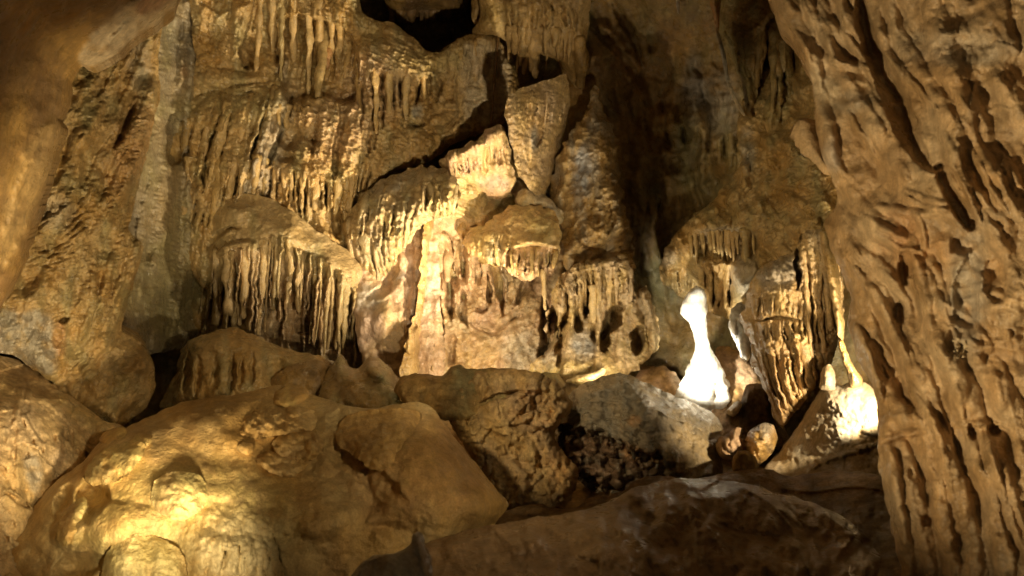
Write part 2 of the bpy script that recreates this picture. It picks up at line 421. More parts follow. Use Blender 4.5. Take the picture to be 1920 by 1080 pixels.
    # building
    def build(self, label=None, cat=None, group=None, kind=None, skirt=0.6, parent=None):
        st = self.step; s = self.s
        self.rough((6, .55))
        ins = s > 0
        cell = ins[:-1, :-1] | ins[1:, :-1] | ins[:-1, 1:] | ins[1:, 1:]
        used = np.zeros(ins.shape, bool)
        used[:-1, :-1] |= cell; used[1:, :-1] |= cell; used[:-1, 1:] |= cell; used[1:, 1:] |= cell
        X = self.X.copy(); Y = self.Y.copy()
        out = used & ~ins
        if out.any():
            _, bx, by = seg_dist(X[out], Y[out], self.poly); X[out] = bx; Y[out] = by
        d = self.D - self.h * self.pxm
        idx = -np.ones(ins.shape, np.int64); idx[used] = np.arange(used.sum())
        xx = X[used]; yy = Y[used]; dd = d[used]
        V = np.c_[(xx - 960) / FPX * dd, dd, CAMZ - (yy - 540) / FPX * dd]
        jj, ii = np.nonzero(cell)
        F = np.c_[idx[jj, ii], idx[jj + 1, ii], idx[jj + 1, ii + 1], idx[jj, ii + 1]]
        C = self.col[used]
        if skirt:
            cp = np.pad(cell, 1); e = []
            up = cell & ~cp[:-2, 1:-1]; j, i = np.nonzero(up); e.append(np.c_[idx[j, i + 1], idx[j, i]])
            dn = cell & ~cp[2:, 1:-1]; j, i = np.nonzero(dn); e.append(np.c_[idx[j + 1, i], idx[j + 1, i + 1]])
            lf = cell & ~cp[1:-1, :-2]; j, i = np.nonzero(lf); e.append(np.c_[idx[j, i], idx[j + 1, i]])
            rt = cell & ~cp[1:-1, 2:]; j, i = np.nonzero(rt); e.append(np.c_[idx[j + 1, i + 1], idx[j, i + 1]])
            E = np.concatenate(e); b = np.unique(E); mp = np.zeros(len(V), np.int64); mp[b] = np.arange(len(b)) + len(V)
            back = V[b].copy(); cp_ = np.array([0, 0, CAMZ]); back = cp_ + (back - cp_) * (1 + skirt / back[:, 1:2])
            # pull the back ring towards the middle so the sides close in behind
            cen = V.mean(0); back[:, 0] += (cen[0] - back[:, 0]) * 0.06; back[:, 2] += (cen[2] - back[:, 2]) * 0.06
            F = np.concatenate([F, np.c_[E[:, 1], E[:, 0], mp[E[:, 0]], mp[E[:, 1]]]])
            V = np.concatenate([V, back]); C = np.concatenate([C, C[b]])
        org = np.array([V[:, 0].mean(), V[:, 1].mean(), V[:, 2].min()])
        me = make_mesh(self.name, V - org, F, C, self.mat)
        o = bpy.data.objects.new(self.name, me); COL.objects.link(o); o.location = org
        if parent is not None:
            o.parent = parent; o.location = org - np.array(parent.location)
        if label: o['label'] = label
        if cat: o['category'] = cat
        if group: o['group'] = group
        if parent is None: o['kind'] = kind or 'thing'
        for (nm, sp, rs, ds, cl, tip, sides, rg, k) in self.parts:
            add_tube(nm, sp, rs, ds, cl, self.mat, o, org, tip, sides, rg, self.seed + k)
        self.obj = o
        return o

def add_tube(nm, sp, rs, ds, cl, mat, parent, org, tip, sides, rg, seed):
    n = len(sp); V = []; C = []
    pts = np.array([P(x, y, q) for (x, y), q in zip(sp, ds)])
    prm = ds / FPX
    tan = np.gradient(pts, axis=0); tan /= np.linalg.norm(tan, axis=1)[:, None] + 1e-9
    rng = np.random.RandomState(seed % 9973)
    ph = rng.uniform(0, 6.28, 4); lob = rng.randint(2, 5)
    tt = np.linspace(0, 1, n); L = np.linalg.norm(pts[-1] - pts[0]) + 1e-6
    rm = float(np.mean(rs * prm)) + 1e-6
    nz = 1 + rg * 2.2 * fbm(tt * L / (rm * 3.0) + seed * .37, np.zeros(n) + ph[0], 3, 11) + rg * 1.1 * np.sin(tt * L / rm * .9 + ph[2])
    wx = rg * 2.0 * rm * perlin(tt * L / (rm * 5) + seed, np.zeros(n) + ph[3], 12)
    pts = pts + np.c_[wx, wx * 0, wx * 0] * np.minimum(1, tt * 4)[:, None]
    for i in range(n):
        a = np.cross(tan[i], (0, 1, 0)); a /= np.linalg.norm(a) + 1e-9; b = np.cross(tan[i], a)
        R = rs[i] * prm[i] * nz[i]
        for k in range(sides):
            an = 2 * math.pi * k / sides
            rr = R * (1 + rg * 1.2 * math.sin(lob * an + ph[1] + tt[i] * 1.5) + rg * 1.0 * rng.uniform(-1, 1))
            V.append(pts[i] + (a * math.cos(an) + b * math.sin(an)) * rr)
    F = []
    for i in range(n - 1):
        for k in range(sides):
            k2 = (k + 1) % sides; F.append((i * sides + k, i * sides + k2, (i + 1) * sides + k2, (i + 1) * sides + k))
    tp = pts[-1] + tan[-1] * rs[-1] * prm[-1] * (0.8 + tip)
    V.append(tp); e = len(V) - 1
    V.append(pts[0] - tan[0] * rs[0] * prm[0] * .4); e0 = len(V) - 1
    V = np.array(V) - org
    tri = [((n - 1) * sides + k, (n - 1) * sides + (k + 1) % sides, e, e) for k in range(sides)] + [((k + 1) % sides, k, e0, e0) for k in range(sides)]
    me = bpy.data.meshes.new(nm)
    me.from_pydata(V.tolist(), [], [tuple(f) for f in F] + [t[:3] for t in tri])
    me.polygons.foreach_set('use_smooth', np.ones(len(me.polygons), bool))
    ca = me.color_attributes.new('tint', 'FLOAT_COLOR', 'POINT')
    c4 = np.ones((len(V), 4), np.float32); c4[:, :3] = np.array(cl) * rng.uniform(.9, 1.12)
    ca.data.foreach_set('color', c4.ravel()); me.materials.append(MATS[mat]); me.update()
    o = bpy.data.objects.new(nm, me); COL.objects.link(o); o.parent = parent
    return o
# ================================================================== the back of the chamber
def back_wall():
    f = Form('back_wall', [(-300, -220), (2220, -220), (2220, 1010), (-300, 1010)],
             [(960, 540, 12.6), (900, 300, 12.9), (700, 420, 12.4), (1090, 250, 13.4), (1240, 440, 13.7), (1190, 400, 13.4), (1200, 260, 13.2), (1190, 560, 13.3), (1250, 620, 13.2), (1250, 120, 13.2), (1100, 20, 13.2), (1390, 120, 12.0), (780, 40, 16.5), (560, 200, 13.6),
              (310, 680, 12.4), (0, 0, 11.5), (1900, 500, 10.5), (960, -220, 11.5), (960, 1000, 12.6), (0, 1000, 10), (1900, 1000, 10), (1450, 350, 11.8), (330, 250, 12.3)],
             step=3.6, edge=(10, 0), wob=(0, 20), seed=3, col=(OCHRE, OLIVE, BROWN), cscale=80)
    f.rough((170, 34), (60, 13), (22, 5), (9, 1.8))
    f.ridge([(1090, 8), (1120, 55), (1160, 95), (1195, 150)], [10, 12, 9], -30).ridge([(1143, -5), (1185, 60), (1203, 125)], [8, 9, 6], -26)
    f.ridge([(1215, 60), (1222, 110)], 7, -14).ridge([(1118, 40), (1150, 70), (1180, 120)], 16, 20)
    f.blob(1150, 130, 45, 60, 28, 20).blob(1085, 95, 25, 30, -34).blob(1120, 108, 22, 16, 16)
    f.blob(1243, 268, 45, 26, -30, 0, 1.0).blob(1255, 305, 26, 22, -36, 0, .8).blob(1238, 292, 24, 16, 14)
    f.ridge([(1255, 195), (1275, 245)], [5, 12], 14)
    f.blob(1310, 130, 24, 90, -18, 0, 1).blob(1340, 190, 30, 50, -14, 0, 1)
    rc = f.pm([(1130, 150), (1300, 120), (1420, 200), (1420, 440), (1330, 500), (1280, 600), (1180, 600), (1150, 400)], 40)
    f.flow(26, 120, 12, 22, rc).flow(11, 60, 10, 8, rc, 3).fringe([(1180, 360), (1240, 340), (1320, 370)], [(1180, 450), (1245, 440), (1310, 450)], 13, 9, 16, slot=20, seed=2).fringe([(1200, 210), (1300, 220), (1380, 240)], [(1200, 280), (1300, 300), (1380, 330)], 14, 9, 16, slot=18, seed=3)
    f.ripple(60, 26, 9, -30, f.bm(1320, 260, 120, 120)).popcorn(14, 5, f.bm(1330, 200, 60, 90))
    f.paint(GREY, f.bm(1350, 190, 35, 60), .7).paint(ORANGE, f.bm(1180, 150, 90, 80), .4).paint(SLATE, f.bm(1300, 170, 20, 60), .6)
    f.paint(DARK, f.bm(790, 40, 110, 70), .6)  # darkness of the niche put into the wall's colour
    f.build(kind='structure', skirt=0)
back_wall()

# small hanging stones in the black niche under the roof
def niche():
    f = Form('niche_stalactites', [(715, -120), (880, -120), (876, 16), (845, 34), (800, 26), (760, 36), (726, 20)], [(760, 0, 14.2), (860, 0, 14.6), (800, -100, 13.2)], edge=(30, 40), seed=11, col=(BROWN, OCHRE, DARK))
    f.rough((40, 8), (14, 3)); f.fringe([(730, 16), (850, 18)], [(728, 58), (852, 60)], 11, 7, 10, parts=1, lens=(.3, .9))
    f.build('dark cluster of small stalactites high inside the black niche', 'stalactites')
    f = Form('broken_stalactite', [(882, -120), (925, -120), (908, 10), (898, 42), (886, 38), (884, 5)], 13.0, edge=(14, 20), seed=12, col=(TAN, OCHRE, BROWN))
    f.rough((18, 4), (7, 1.4)); f.build('stubby tan stalactite hanging at the edge of the black niche', 'stalactite')
niche()

# ------------------------------------------------------------------ grey smooth face on the left
def grey_face():
    f = Form('limestone_face', [(262, -170), (392, -170), (380, 60), (385, 130), (372, 200), (365, 300), (372, 430), (400, 520), (392, 610), (345, 650), (262, 660), (215, 560), (250, 300), (280, 150), (292, 60)],
             [(330, 50, 12.3), (330, 300, 12.1), (270, 300, 10.8), (320, 560, 11.7), (250, 600, 10.4), (330, -150, 11.5), (390, 300, 12.4)], edge=(20, 20), seed=21, col=((.34, .275, .17), (.35, .26, .13), OLIVE), mat='flowstone')
    f.rough((90, 16), (30, 5), (11, 1.4))
    f.blob(330, 80, 30, 40, -14).ridge([(345, 20), (352, 60), (338, 95)], 8, 12).facet(26, 6, f.bm(350, 40, 50, 45)).blob(325, 268, 20, 46, -70, 0, .4)
    f.ridge([(372, 330), (366, 420), (380, 500)], [22, 26, 34], 26).ripple(14, 6, 4, 20, f.bm(330, 500, 60, 110)).blob(330, 470, 30, 60, -16)
    f.ridge([(300, 470), (285, 540), (300, 600)], [18, 26, 20], 16)
    f.flow(24, 160, -6, 14).ripple(24, 8, 3, 10, 1.0, 9).paint(SLATE, f.bm(345, 70, 40, 50), .4).paint(OLIVE, f.bm(320, 540, 70, 90), .7).paint(YELLOW, f.bm(380, 520, 20, 60), .4).paint(ORANGE, f.bm(345, 135, 8, 14), .4)
    f.build('smooth grey limestone face between the two left flowstone curtains', 'rock face')
grey_face()

# ------------------------------------------------------------------ tiered flowstone under the niche
def tiers():
    f = Form('tiered_flowstone', [(358, -170), (672, -170), (674, 0), (694, 34), (740, 44), (775, 72), (800, 93), (828, 97), (858, 74), (890, 62), (930, 70), (965, 120), (975, 200), (945, 232), (900, 250), (845, 275), (800, 305), (745, 320), (705, 350), (668, 400), (650, 460), (600, 540), (385, 540), (350, 440), (352, 340), (330, 262), (346, 195), (366, 112), (360, 60)],
             [(500, 40, 12.7), (450, 300, 11.9), (370, 300, 12.2), (600, 220, 12.2), (740, 150, 12.4), (900, 150, 12.9), (600, 420, 11.9), (780, 290, 12.4), (500, -160, 11.6), (920, 230, 13.0)],
             step=2.0, edge=(16, 26), seed=31, col=(OCHRE, TAN, OLIVE), cscale=60)
    f.rough((120, 14), (45, 6), (16, 2.2), aniso=1.3)
    # tier A : long stalactites beside the hole
    f.add(f.pm([(515, 55), (560, 30), (650, 60), (672, 120), (668, 186), (640, 192), (610, 178), (560, 188), (535, 178), (518, 120)], 6), -46)
    f.shelf([(505, 40), (560, 26), (620, 40), (680, 75)], 26, 70, drip=8, spacing=14)
    f.fringe([(488, -30), (530, -20), (590, -10), (640, 20)], [(478, 150), (524, 165), (585, 180), (640, 130)], 15, 8, 20, parts=2, lens=(.6, 1.0), taper=.45, off=1.2)
    f.tube([(612, 50), (602, 110), (597, 180)], [11, 13, 6], [-4, 22, 30], tip=1.2).tube([(622, 64), (614, 110), (606, 130)], [8, 8, 5], [0, 26, 30], col=ORANGE)
    f.fringe([(625, 66), (690, 95)], [(612, 150), (668, 165)], 9, 6, 14, parts=2, lens=(.5, 1))
    # upper left blocks
    f.blob(455, 40, 22, 70, 34, 12).blob(400, 25, 35, 40, 14).blob(465, 100, 20, 28, -60, 0, .4).blob(430, 90, 22, 26, 16).facet(24, 8, f.bm(420, 40, 70, 70)).blob(420, 0, 50, 24, -22)
    f.ridge([(530, 105), (533, 125), (528, 140)], [5, 8, 6], 20).paint(PALE, f.bm(530, 125, 10, 20), .8)
    # tier B : left curtain
    f.shelf([(362, 120), (410, 110), (470, 128), (535, 142)], 24, 40, lip=14).shelf([(345, 190), (390, 176), (440, 164), (520, 152)], -20, 26)
    f.blob(430, 150, 70, 22, 24, 4).blob(440, 205, 95, 40, 40, -14).blob(490, 150, 40, 24, 16)
    f.fringe([(352, 225), (400, 205), (450, 190), (500, 168), (545, 165)], [(338, 330), (372, 380), (412, 385), (440, 365), (482, 340)], 15, 9, 22, slot=46, parts=3, lens=(.75, 1.05), taper=.7, wavy=3)
    f.fringe([(360, 300), (420, 300), (470, 300)], [(350, 430), (395, 440), (440, 410)], 9, 10, 18, slot=34, parts=4, taper=.6)
    f.ridge([(440, 300), (428, 370), (425, 395)], [6, 11, 4], -60).ridge([(505, 175), (478, 290), (440, 380)], [12, 16, 12], 26)
    f.blob(362, 320, 20, 20, 16).blob(368, 350, 26, 24, 14)
    # tier C
    f.blob(730, 110, 80, 36, 34, 22).ripple(40, 7, 6, 22, f.bm(735, 100, 85, 40), sharp=3).shelf([(672, 120), (720, 128), (790, 140), (850, 140)], 20, 60, drip=10, spacing=13)
    f.fringe([(672, 120), (700, 128), (760, 136), (815, 140)], [(668, 260), (705, 262), (760, 225), (815, 205)], 15, 7, 17, slot=38, parts=3, taper=.55, lens=(.6, 1))
    f.fringe([(676, 90), (672, 130)], [(676, 180), (672, 185)], 2, 7, 16)
    f.ridge([(727, 150), (727, 180), (725, 208)], [3, 6, 8], -55).ridge([(705, 150), (703, 220), (703, 280)], [3, 4, 5], -40).ridge([(748, 150), (747, 200)], 4, -40).ridge([(760, 150), (757, 210)], 4, -40)
    f.popcorn(11, 5, f.pm([(560, 185), (700, 140), (720, 260), (700, 330), (640, 380), (590, 390), (550, 300)], 14))
    f.ripple(26, 8, 5, 5, f.pm([(560, 185), (800, 130), (760, 280), (640, 380), (540, 300)], 20), sharp=3)
    f.ridge([(620, 190), (612, 280), (600, 330)], [24, 26, 18], 22).ridge([(668, 190), (660, 270), (640, 340)], [20, 22, 16], 20).ridge([(578, 195), (572, 230)], [20, 24], 16)
    f.ridge([(640, 200), (634, 290), (622, 350)], [4, 7, 4], -26).ridge([(596, 210), (588, 300)], [3, 6], -24).ridge([(700, 200), (693, 270), (688, 290)], [4, 5, 4], -36)
    f.blob(545, 255, 22, 24, -46, 0, .4).blob(535, 292, 16, 10, -40).blob(575, 280, 34, 24, 26).blob(555, 320, 40, 20, 18)
    f.fringe([(520, 195), (580, 200)], [(520, 245), (580, 240)], 8, 5, 14, parts=2).fringe([(560, 262), (610, 258)], [(562, 300), (606, 305)], 6, 6, 14)
    f.add(f.pm([(480, 330), (520, 320), (600, 350), (660, 340), (650, 420), (600, 430), (500, 390)], 8), -16)
    f.fringe([(478, 290), (520, 305), (560, 315), (600, 330), (650, 330), (690, 300)], [(468, 390), (520, 385), (556, 400), (598, 430), (636, 410), (676, 365)], 26, 7, 20, slot=40, parts=2, taper=.45, lens=(.6, 1.0))
    f.ridge([(628, 390), (640, 440)], [12, 18], -60)
    # face-like lumps to the right and the pale plate
    f.blob(784, 212, 22, 26, 20).blob(783, 208, 7, 11, -12).ridge([(762, 230), (785, 236), (800, 230)], [3, 5, 3], -30).blob(775, 262, 34, 26, 26).blob(745, 262, 16, 34, 16)
    f.ridge([(800, 250), (840, 235), (870, 215)], [6, 8, 5], -26).blob(828, 228, 34, 18, 26, -14).blob(850, 196, 14, 9, 18).blob(880, 198, 12, 7, 12).blob(890, 172, 16, 12, 14).blob(860, 255, 30, 12, 20, -20)
    f.ridge([(806, 140), (803, 180)], 4, -26).ridge([(852, 110), (856, 190), (860, 225)], [3, 4, 6], 14).ridge([(875, 95), (877, 180)], 4, 10).ridge([(798, 180), (825, 186), (852, 182)], 6, -12)
    f.ripple(9, 40, 4, 0, f.bm(860, 90, 50, 30)).fringe([(862, 78), (945, 72)], [(864, 110), (945, 108)], 9, 5, 10, parts=3)
    f.tube([(934, 66), (927, 150), (921, 232)], [3.2, 2.6, 2.2], [4, 12, 14], name='soda_straw', col=BROWN)
    f.rough((7, 1.6), (12, 2.2), aniso=1.6).popcorn(9, 3.2, 1.0, 21).ripple(18, 7, 3.6, 6, 1.0, 23, sharp=3).flow(12, 50, -4, 7)
    f.paint(PALE, f.pm([(872, 85), (930, 80), (955, 130), (940, 210), (880, 220), (868, 150)], 10), .75).paint(PINK, f.bm(700, 160, 60, 60), .5).paint(GREY, f.bm(500, 300, 30, 130, 18), .6).paint(GREY, f.bm(783, 208, 10, 14), .8)
    f.paint(YELLOW, f.bm(800, 115, 60, 20), .5).paint(PINK, f.bm(630, 240, 60, 60), .4).paint(OLIVE, f.bm(440, 190, 90, 40), .4)
    f.build('wide tiered tan flowstone wall of ribbed curtains below the black niche', 'flowstone')
tiers()

def fringe10():
    f = Form('stalactite_curtain', [(892, -170), (1118, -170), (1108, 0), (1102, 60), (1095, 110), (1082, 165), (1064, 140), (1040, 112), (1000, 96), (975, 96), (955, 80), (925, 66), (896, 72), (886, 55), (900, 20)],
             [(920, 20, 12.6), (1000, 40, 12.2), (1090, 40, 12.6), (1000, -150, 11.4)], edge=(18, 22), seed=41, col=(OCHRE, TAN, BROWN))
    f.rough((50, 9), (18, 3.5), (8, 1.2)).popcorn(10, 4, f.bm(930, 40, 50, 36))
    f.fringe([(945, 5), (1070, 0)], [(945, 60), (1075, 75)], 14, 6, 13, slot=20)
    f.fringe([(948, 48), (1000, 50), (1068, 60)], [(948, 120), (992, 160), (1066, 135)], 14, 7, 16, parts=1, lens=(.55, 1), taper=.35, off=1.0, tip=.8)
    f.tube([(1005, 55), (1003, 100), (1001, 140)], [9, 10, 4], [0, 14, 18], tip=1.4).tube([(1084, 70), (1090, 120), (1086, 160)], [14, 13, 8], [0, 8, 10])
    f.blob(1100, 108, 14, 10, 10).paint(YELLOW, f.bm(930, 30, 40, 25), .5)
    f.build('row of thin tan stalactites above the hanging oval shield', 'stalactites')
fringe10()

# ------------------------------------------------------------------ dome with organ pipes
def pipe_dome():
    f = Form('organ_pipe_dome', [(378, 455), (372, 425), (388, 396), (420, 373), (455, 362), (500, 370), (530, 385), (560, 403), (592, 430), (640, 462), (670, 487), (683, 520), (682, 565), (674, 610), (682, 655), (692, 695), (640, 700), (600, 685), (555, 668), (480, 655), (400, 645), (376, 620), (380, 540)],
             [(520, 470, 11.1), (400, 500, 11.6), (400, 640, 11.7), (660, 520, 11.5), (680, 690, 11.7), (560, 660, 11.5), (460, 380, 11.4)], edge=(75, 70), wob=(3, 20), seed=51, col=((.40, .275, .115), (.47, .335, .16), OLIVE))
    f.rough((90, 10), (34, 3.5), (12, 1.2)).ripple(22, 10, 2, -20, f.bm(480, 420, 120, 50))
    f.ridge([(372, 470), (400, 448), (425, 428), (450, 425)], [3, 6, 6, 3], -26).blob(425, 395, 55, 34, 16, -20).blob(455, 375, 30, 14, -16).ridge([(425, 432), (432, 470)], 12, 12)
    arc = [(384, 500), (430, 476), (490, 452), (520, 446), (560, 470), (600, 488), (640, 520), (676, 565)]
    bot = [(372, 625), (420, 632), (466, 640), (512, 655), (548, 660), (594, 682), (630, 695), (684, 705)]
    f.add(f.pm([(x, y + 14) for x, y in arc] + bot[::-1], 24, 4), -60)
    f.fringe(arc, bot, 34, 5.6, 44, lens=(.5, 1.02), taper=.5, parts=2, off=5.0, wavy=5, jit=.8, tip=.8).fringe(arc, bot, 26, 3.6, 46, lens=(.3, 1.0), taper=.45, parts=2, off=8, wavy=5, jit=.9, tip=.9, seed=9)
    f.add(f.pm([(400, 480), (480, 455), (490, 560), (470, 640), (440, 640), (436, 580), (425, 640), (404, 630)], 4, 2), 26)
    f.fringe([(402, 470), (480, 455)], [(405, 640), (472, 640)], 9, 8, 12, parts=3, off=1.5, name='rib', taper=.8)
    f.blob(510, 600, 18, 40, 34, 10).blob(600, 668, 36, 22, 40).blob(548, 640, 30, 22, 22).blob(572, 615, 20, 18, -40)
    f.fringe([(650, 520), (680, 560)], [(640, 690), (690, 690)], 6, 6, 20, parts=2, off=2, name='rib')
    f.paint(PINK, f.pm([(440, 480), (500, 470), (640, 540), (690, 640), (690, 700), (560, 660), (480, 640)], 12), .45).paint(PALE, f.bm(500, 600, 16, 34, 8), .6).paint(PALE, f.bm(600, 668, 34, 20), .7).paint(BROWN, f.bm(395, 560, 18, 70), .5)
    f.flow(9, 60, -6, 6, f.pm(arc + bot[::-1], 8)).ripple(14, 6, 1.6, -18, 1.0, 5)
    f.build('rounded brown dome with a skirt of dark-slotted organ-pipe ribs', 'flowstone dome')
pipe_dome()

# ------------------------------------------------------------------ pink cliff, mushroom dome, slender column
def middle():
    f = Form('pink_cliff', [(655, 470), (720, 440), (790, 400), (822, 410), (826, 560), (828, 720), (700, 725), (685, 700), (668, 620)], [(690, 600, 11.75), (780, 500, 11.85), (760, 700, 11.5), (800, 420, 12.0)], edge=(14, 10), seed=61, col=(PINK, (.52, .37, .26), TAN), cscale=90)
    f.rough((70, 12), (26, 4), (9, 1.0)).blob(700, 580, 40, 60, 18).ridge([(740, 480), (725, 540), (690, 560)], 10, -14).blob(735, 600, 40, 80, 16, 8).ridge([(768, 430), (765, 520), (760, 620)], [8, 10, 6], -16)
    f.paint(GREY, f.bm(690, 560, 30, 26), .7).paint(SLATE, f.bm(745, 515, 14, 12), .8).paint(ORANGE, f.bm(738, 490, 20, 30), .5)
    f.build('smooth pinkish rock cliff under the ribbed dome', 'rock face')

    f = Form('ribbed_dome', [(636, 445), (650, 402), (690, 352), (740, 327), (790, 312), (830, 318), (856, 335), (863, 368), (852, 396), (830, 408), (808, 414), (786, 428), (770, 452), (752, 474), (738, 498), (722, 520), (700, 536), (684, 520), (668, 500), (650, 480)],
             [(700, 420, 11.6), (650, 450, 11.9), (840, 360, 11.3), (720, 500, 11.8), (780, 330, 11.7)], edge=(30, 26), wob=(6, 14), seed=71, col=((.38, .28, .15), TAN, OLIVE), cscale=45)
    f.rough((40, 7), (16, 3), (7, 1.3))
    for k, (t, b, n) in enumerate([([(690, 362), (740, 345), (800, 330)], [(664, 440), (720, 420), (780, 400)], 17), ([(655, 410), (710, 392), (780, 375)], [(650, 480), (700, 470), (770, 430)], 18), ([(655, 440), (700, 440), (770, 410)], [(668, 520), (705, 535), (760, 465)], 16)]):
        f.fringe(t, b, n, 6.5, 11, slot=16, parts=3 if k == 2 else 5, lens=(.5, 1), taper=.7, seed=k, name='rib', off=.8, wavy=3)
    f.popcorn(10, 5, f.bm(740, 400, 100, 70)).blob(838, 345, 26, 26, 22).blob(845, 378, 22, 20, 22).blob(800, 335, 24, 22, 18).blob(815, 372, 18, 34, 18).blob(790, 375, 16, 40, 14)
    f.fringe([(790, 350), (860, 345)], [(788, 425), (855, 400)], 9, 6, 13, slot=22, parts=2, taper=.5)
    f.paint(YELLOW, f.bm(835, 370, 35, 40), .4).paint(GREY, f.bm(740, 340, 70, 18, -14), .4)
    f.build('ribbed tan flowstone dome with a knobby right end above the pink cliff', 'flowstone dome')

    f = Form('slender_column', [(800, 405), (822, 400), (830, 412), (816, 440), (814, 500), (816, 560), (817, 640), (819, 715), (752, 715), (756, 670), (766, 625), (782, 570), (789, 480), (793, 440)], [(805, 420, 11.8), (800, 560, 11.76), (785, 700, 11.55)], edge=(26, 26), wob=(5, 12), seed=81, col=(OCHRE, TAN, BROWN))
    f.rough((30, 5), (12, 2.4), aniso=1.6).blob(772, 645, 16, 22, 14).blob(778, 690, 22, 26, 12).ridge([(802, 430), (801, 560), (803, 700)], 5, -8).blob(772, 612, 8, 10, -14)
    f.build('slender tan dripstone column joining the ribbed dome to the floor', 'column')
middle()

# ------------------------------------------------------------------ ledge, shield, column, canopy
def centre():
    f = Form('ripple_wall', [(812, 345), (850, 320), (870, 300), (960, 330), (1040, 380), (1060, 520), (1045, 600), (1030, 660), (1010, 712), (818, 716), (822, 600), (820, 480)],
             [(840, 360, 12.1), (930, 350, 12.6), (1000, 380, 12.6), (900, 500, 12.3), (880, 650, 11.7), (1000, 640, 11.9), (850, 600, 11.85)], edge=(10, 14), seed=91, col=((.56, .42, .235), PINK, TAN), cscale=50)
    f.rough((60, 16), (24, 6), (10, 1.6)).flow(26, 90, 10, 12).ripple(34, 8, 5, -32, f.pm([(815, 540), (900, 560), (1010, 560), (1020, 700), (820, 710)], 20), sharp=3)
    f.blob(880, 345, 45, 26, 20, 20).ripple(24, 9, 5, 20, f.bm(880, 370, 60, 50), sharp=3).paint(YELLOW, f.bm(880, 370, 50, 40), .8)
    f.add(f.pm([(822, 430), (860, 410), (880, 440), (870, 500), (835, 520)], 8), -30)
    f.fringe([(825, 440), (850, 455), (890, 455)], [(825, 560), (855, 545), (885, 540)], 9, 8, 20, slot=26, parts=2, taper=.5, lens=(.5, 1))
    f.add(f.pm([(872, 478), (912, 480), (928, 520), (926, 590), (895, 570), (878, 535)], 4, 4), 18).add(f.pm([(935, 515), (960, 510), (962, 540), (945, 565), (935, 545)], 4, 3), 20)
    f.ridge([(924, 480), (932, 540), (936, 570)], [8, 9, 5], -46).ridge([(855, 555), (868, 590), (870, 600)], [4, 6, 3], -34).blob(905, 575, 10, 9, -36, 0, .4).blob(912, 570, 6, 8, 20).blob(848, 640, 10, 16, -26).ridge([(860, 530), (872, 600)], 14, 18)
    f.ridge([(823, 560), (824, 640), (823, 712)], [7, 9, 10], -60, pw=.5).rough((7, 1))
    for (p, w, h) in [([(832, 505), (842, 560), (850, 600)], [6, 9, 4], -50), ([(866, 540), (872, 585), (878, 610)], [5, 8, 3], -50), ([(906, 490), (914, 545), (910, 580)], [5, 7, 3], -44), ([(932, 490), (938, 550), (942, 590)], [7, 10, 4], -70), ([(986, 522), (976, 556), (962, 580)], [5, 8, 3], -40), ([(1018, 556), (1024, 630), (1010, 690)], [8, 12, 9], -80), ([(850, 650), (846, 690)], [5, 8], -40), ([(880, 600), (920, 620), (980, 590)], [4, 6, 4], -16)]: f.ridge(p, w, h)
    f.fringe([(870, 470), (930, 480), (1000, 515)], [(872, 560), (930, 575), (1000, 590)], 11, 8, 18, slot=18, taper=.4, lens=(.35, 1), parts=3, seed=6)
    f.paint(GREY, f.bm(935, 525, 14, 16), .8).paint(PINK, f.bm(890, 520, 40, 50), .6).paint(OCHRE, f.bm(880, 660, 60, 40), .5).paint((.5, .46, .38), f.bm(985, 660, 40, 40), .5)
    f.build('wavy pinkish tan wall sheet below the fringed canopy', 'rock face')

    f = Form('scalloped_ledge', [(822, 305), (838, 288), (870, 274), (900, 258), (914, 240), (934, 234), (948, 246), (954, 275), (958, 300), (966, 345), (940, 372), (905, 362), (880, 348), (852, 332), (826, 316)], [(840, 300, 11.9), (940, 260, 11.5), (930, 350, 12.0)], edge=(14, 20), wob=(5, 12), seed=101, col=(PINK, TAN, YELLOW), cscale=40)
    f.rough((30, 5), (12, 2)).ripple(30, 9, 4.5, -22, f.bm(910, 330, 70, 34), sharp=3)
    for (x, y, r) in [(936, 252, 16), (918, 264, 13), (902, 276, 13), (884, 284, 13), (866, 292, 12), (848, 298, 13)]: f.blob(x, y, r, r * 1.5, 18)
    f.fringe([(845, 305), (945, 262)], [(850, 335), (945, 315)], 11, 6, 10, slot=14, name='rib', parts=4)
    f.paint(GREY, f.bm(925, 345, 30, 14), .6)
    f.build('scalloped pink ledge with a row of rounded knobs beside the oval shield', 'ledge')

    f = Form('hanging_shield', [(950, 232), (946, 204), (954, 182), (974, 167), (1002, 158), (1034, 148), (1060, 138), (1069, 175), (1066, 215), (1058, 250), (1048, 290), (1036, 326), (1028, 352), (1018, 376), (1000, 362), (984, 346), (974, 330), (965, 308), (962, 285), (955, 260)], [(1000, 220, 11.2), (1055, 150, 11.9), (1010, 350, 11.7)], edge=(40, 36), wob=(2.5, 16), seed=111, col=(TAN, (.45, .32, .18), OCHRE), cscale=40)
    f.rough((44, 6), (15, 2.6), (7, 1.1)).fringe([(965, 185), (1010, 170), (1050, 180)], [(963, 225), (1005, 240), (1045, 232)], 15, 4.5, 8, slot=12, name='rib', parts=5)
    f.ripple(14, 9, 2.5, -10, f.bm(1000, 240, 60, 60)).blob(1012, 258, 7, 18, -44, 12, .4).ridge([(1004, 250), (1000, 275), (995, 300)], 5, 10).paint(GREY, f.bm(1003, 262, 6, 22), .9).add(f.pm([(1000, 305), (1045, 290), (1030, 380), (1000, 380), (975, 335)], 4, 4), -18).ripple(20, 10, 5, 30, f.bm(1005, 340, 30, 30))
    f.ripple(18, 8, 4, -8, 1.0, 3, sharp=3).popcorn(9, 3.5).facet(20, 3)
    f.build('oval tan hanging shield with fine ribs and a small dark eyelet', 'flowstone shield')

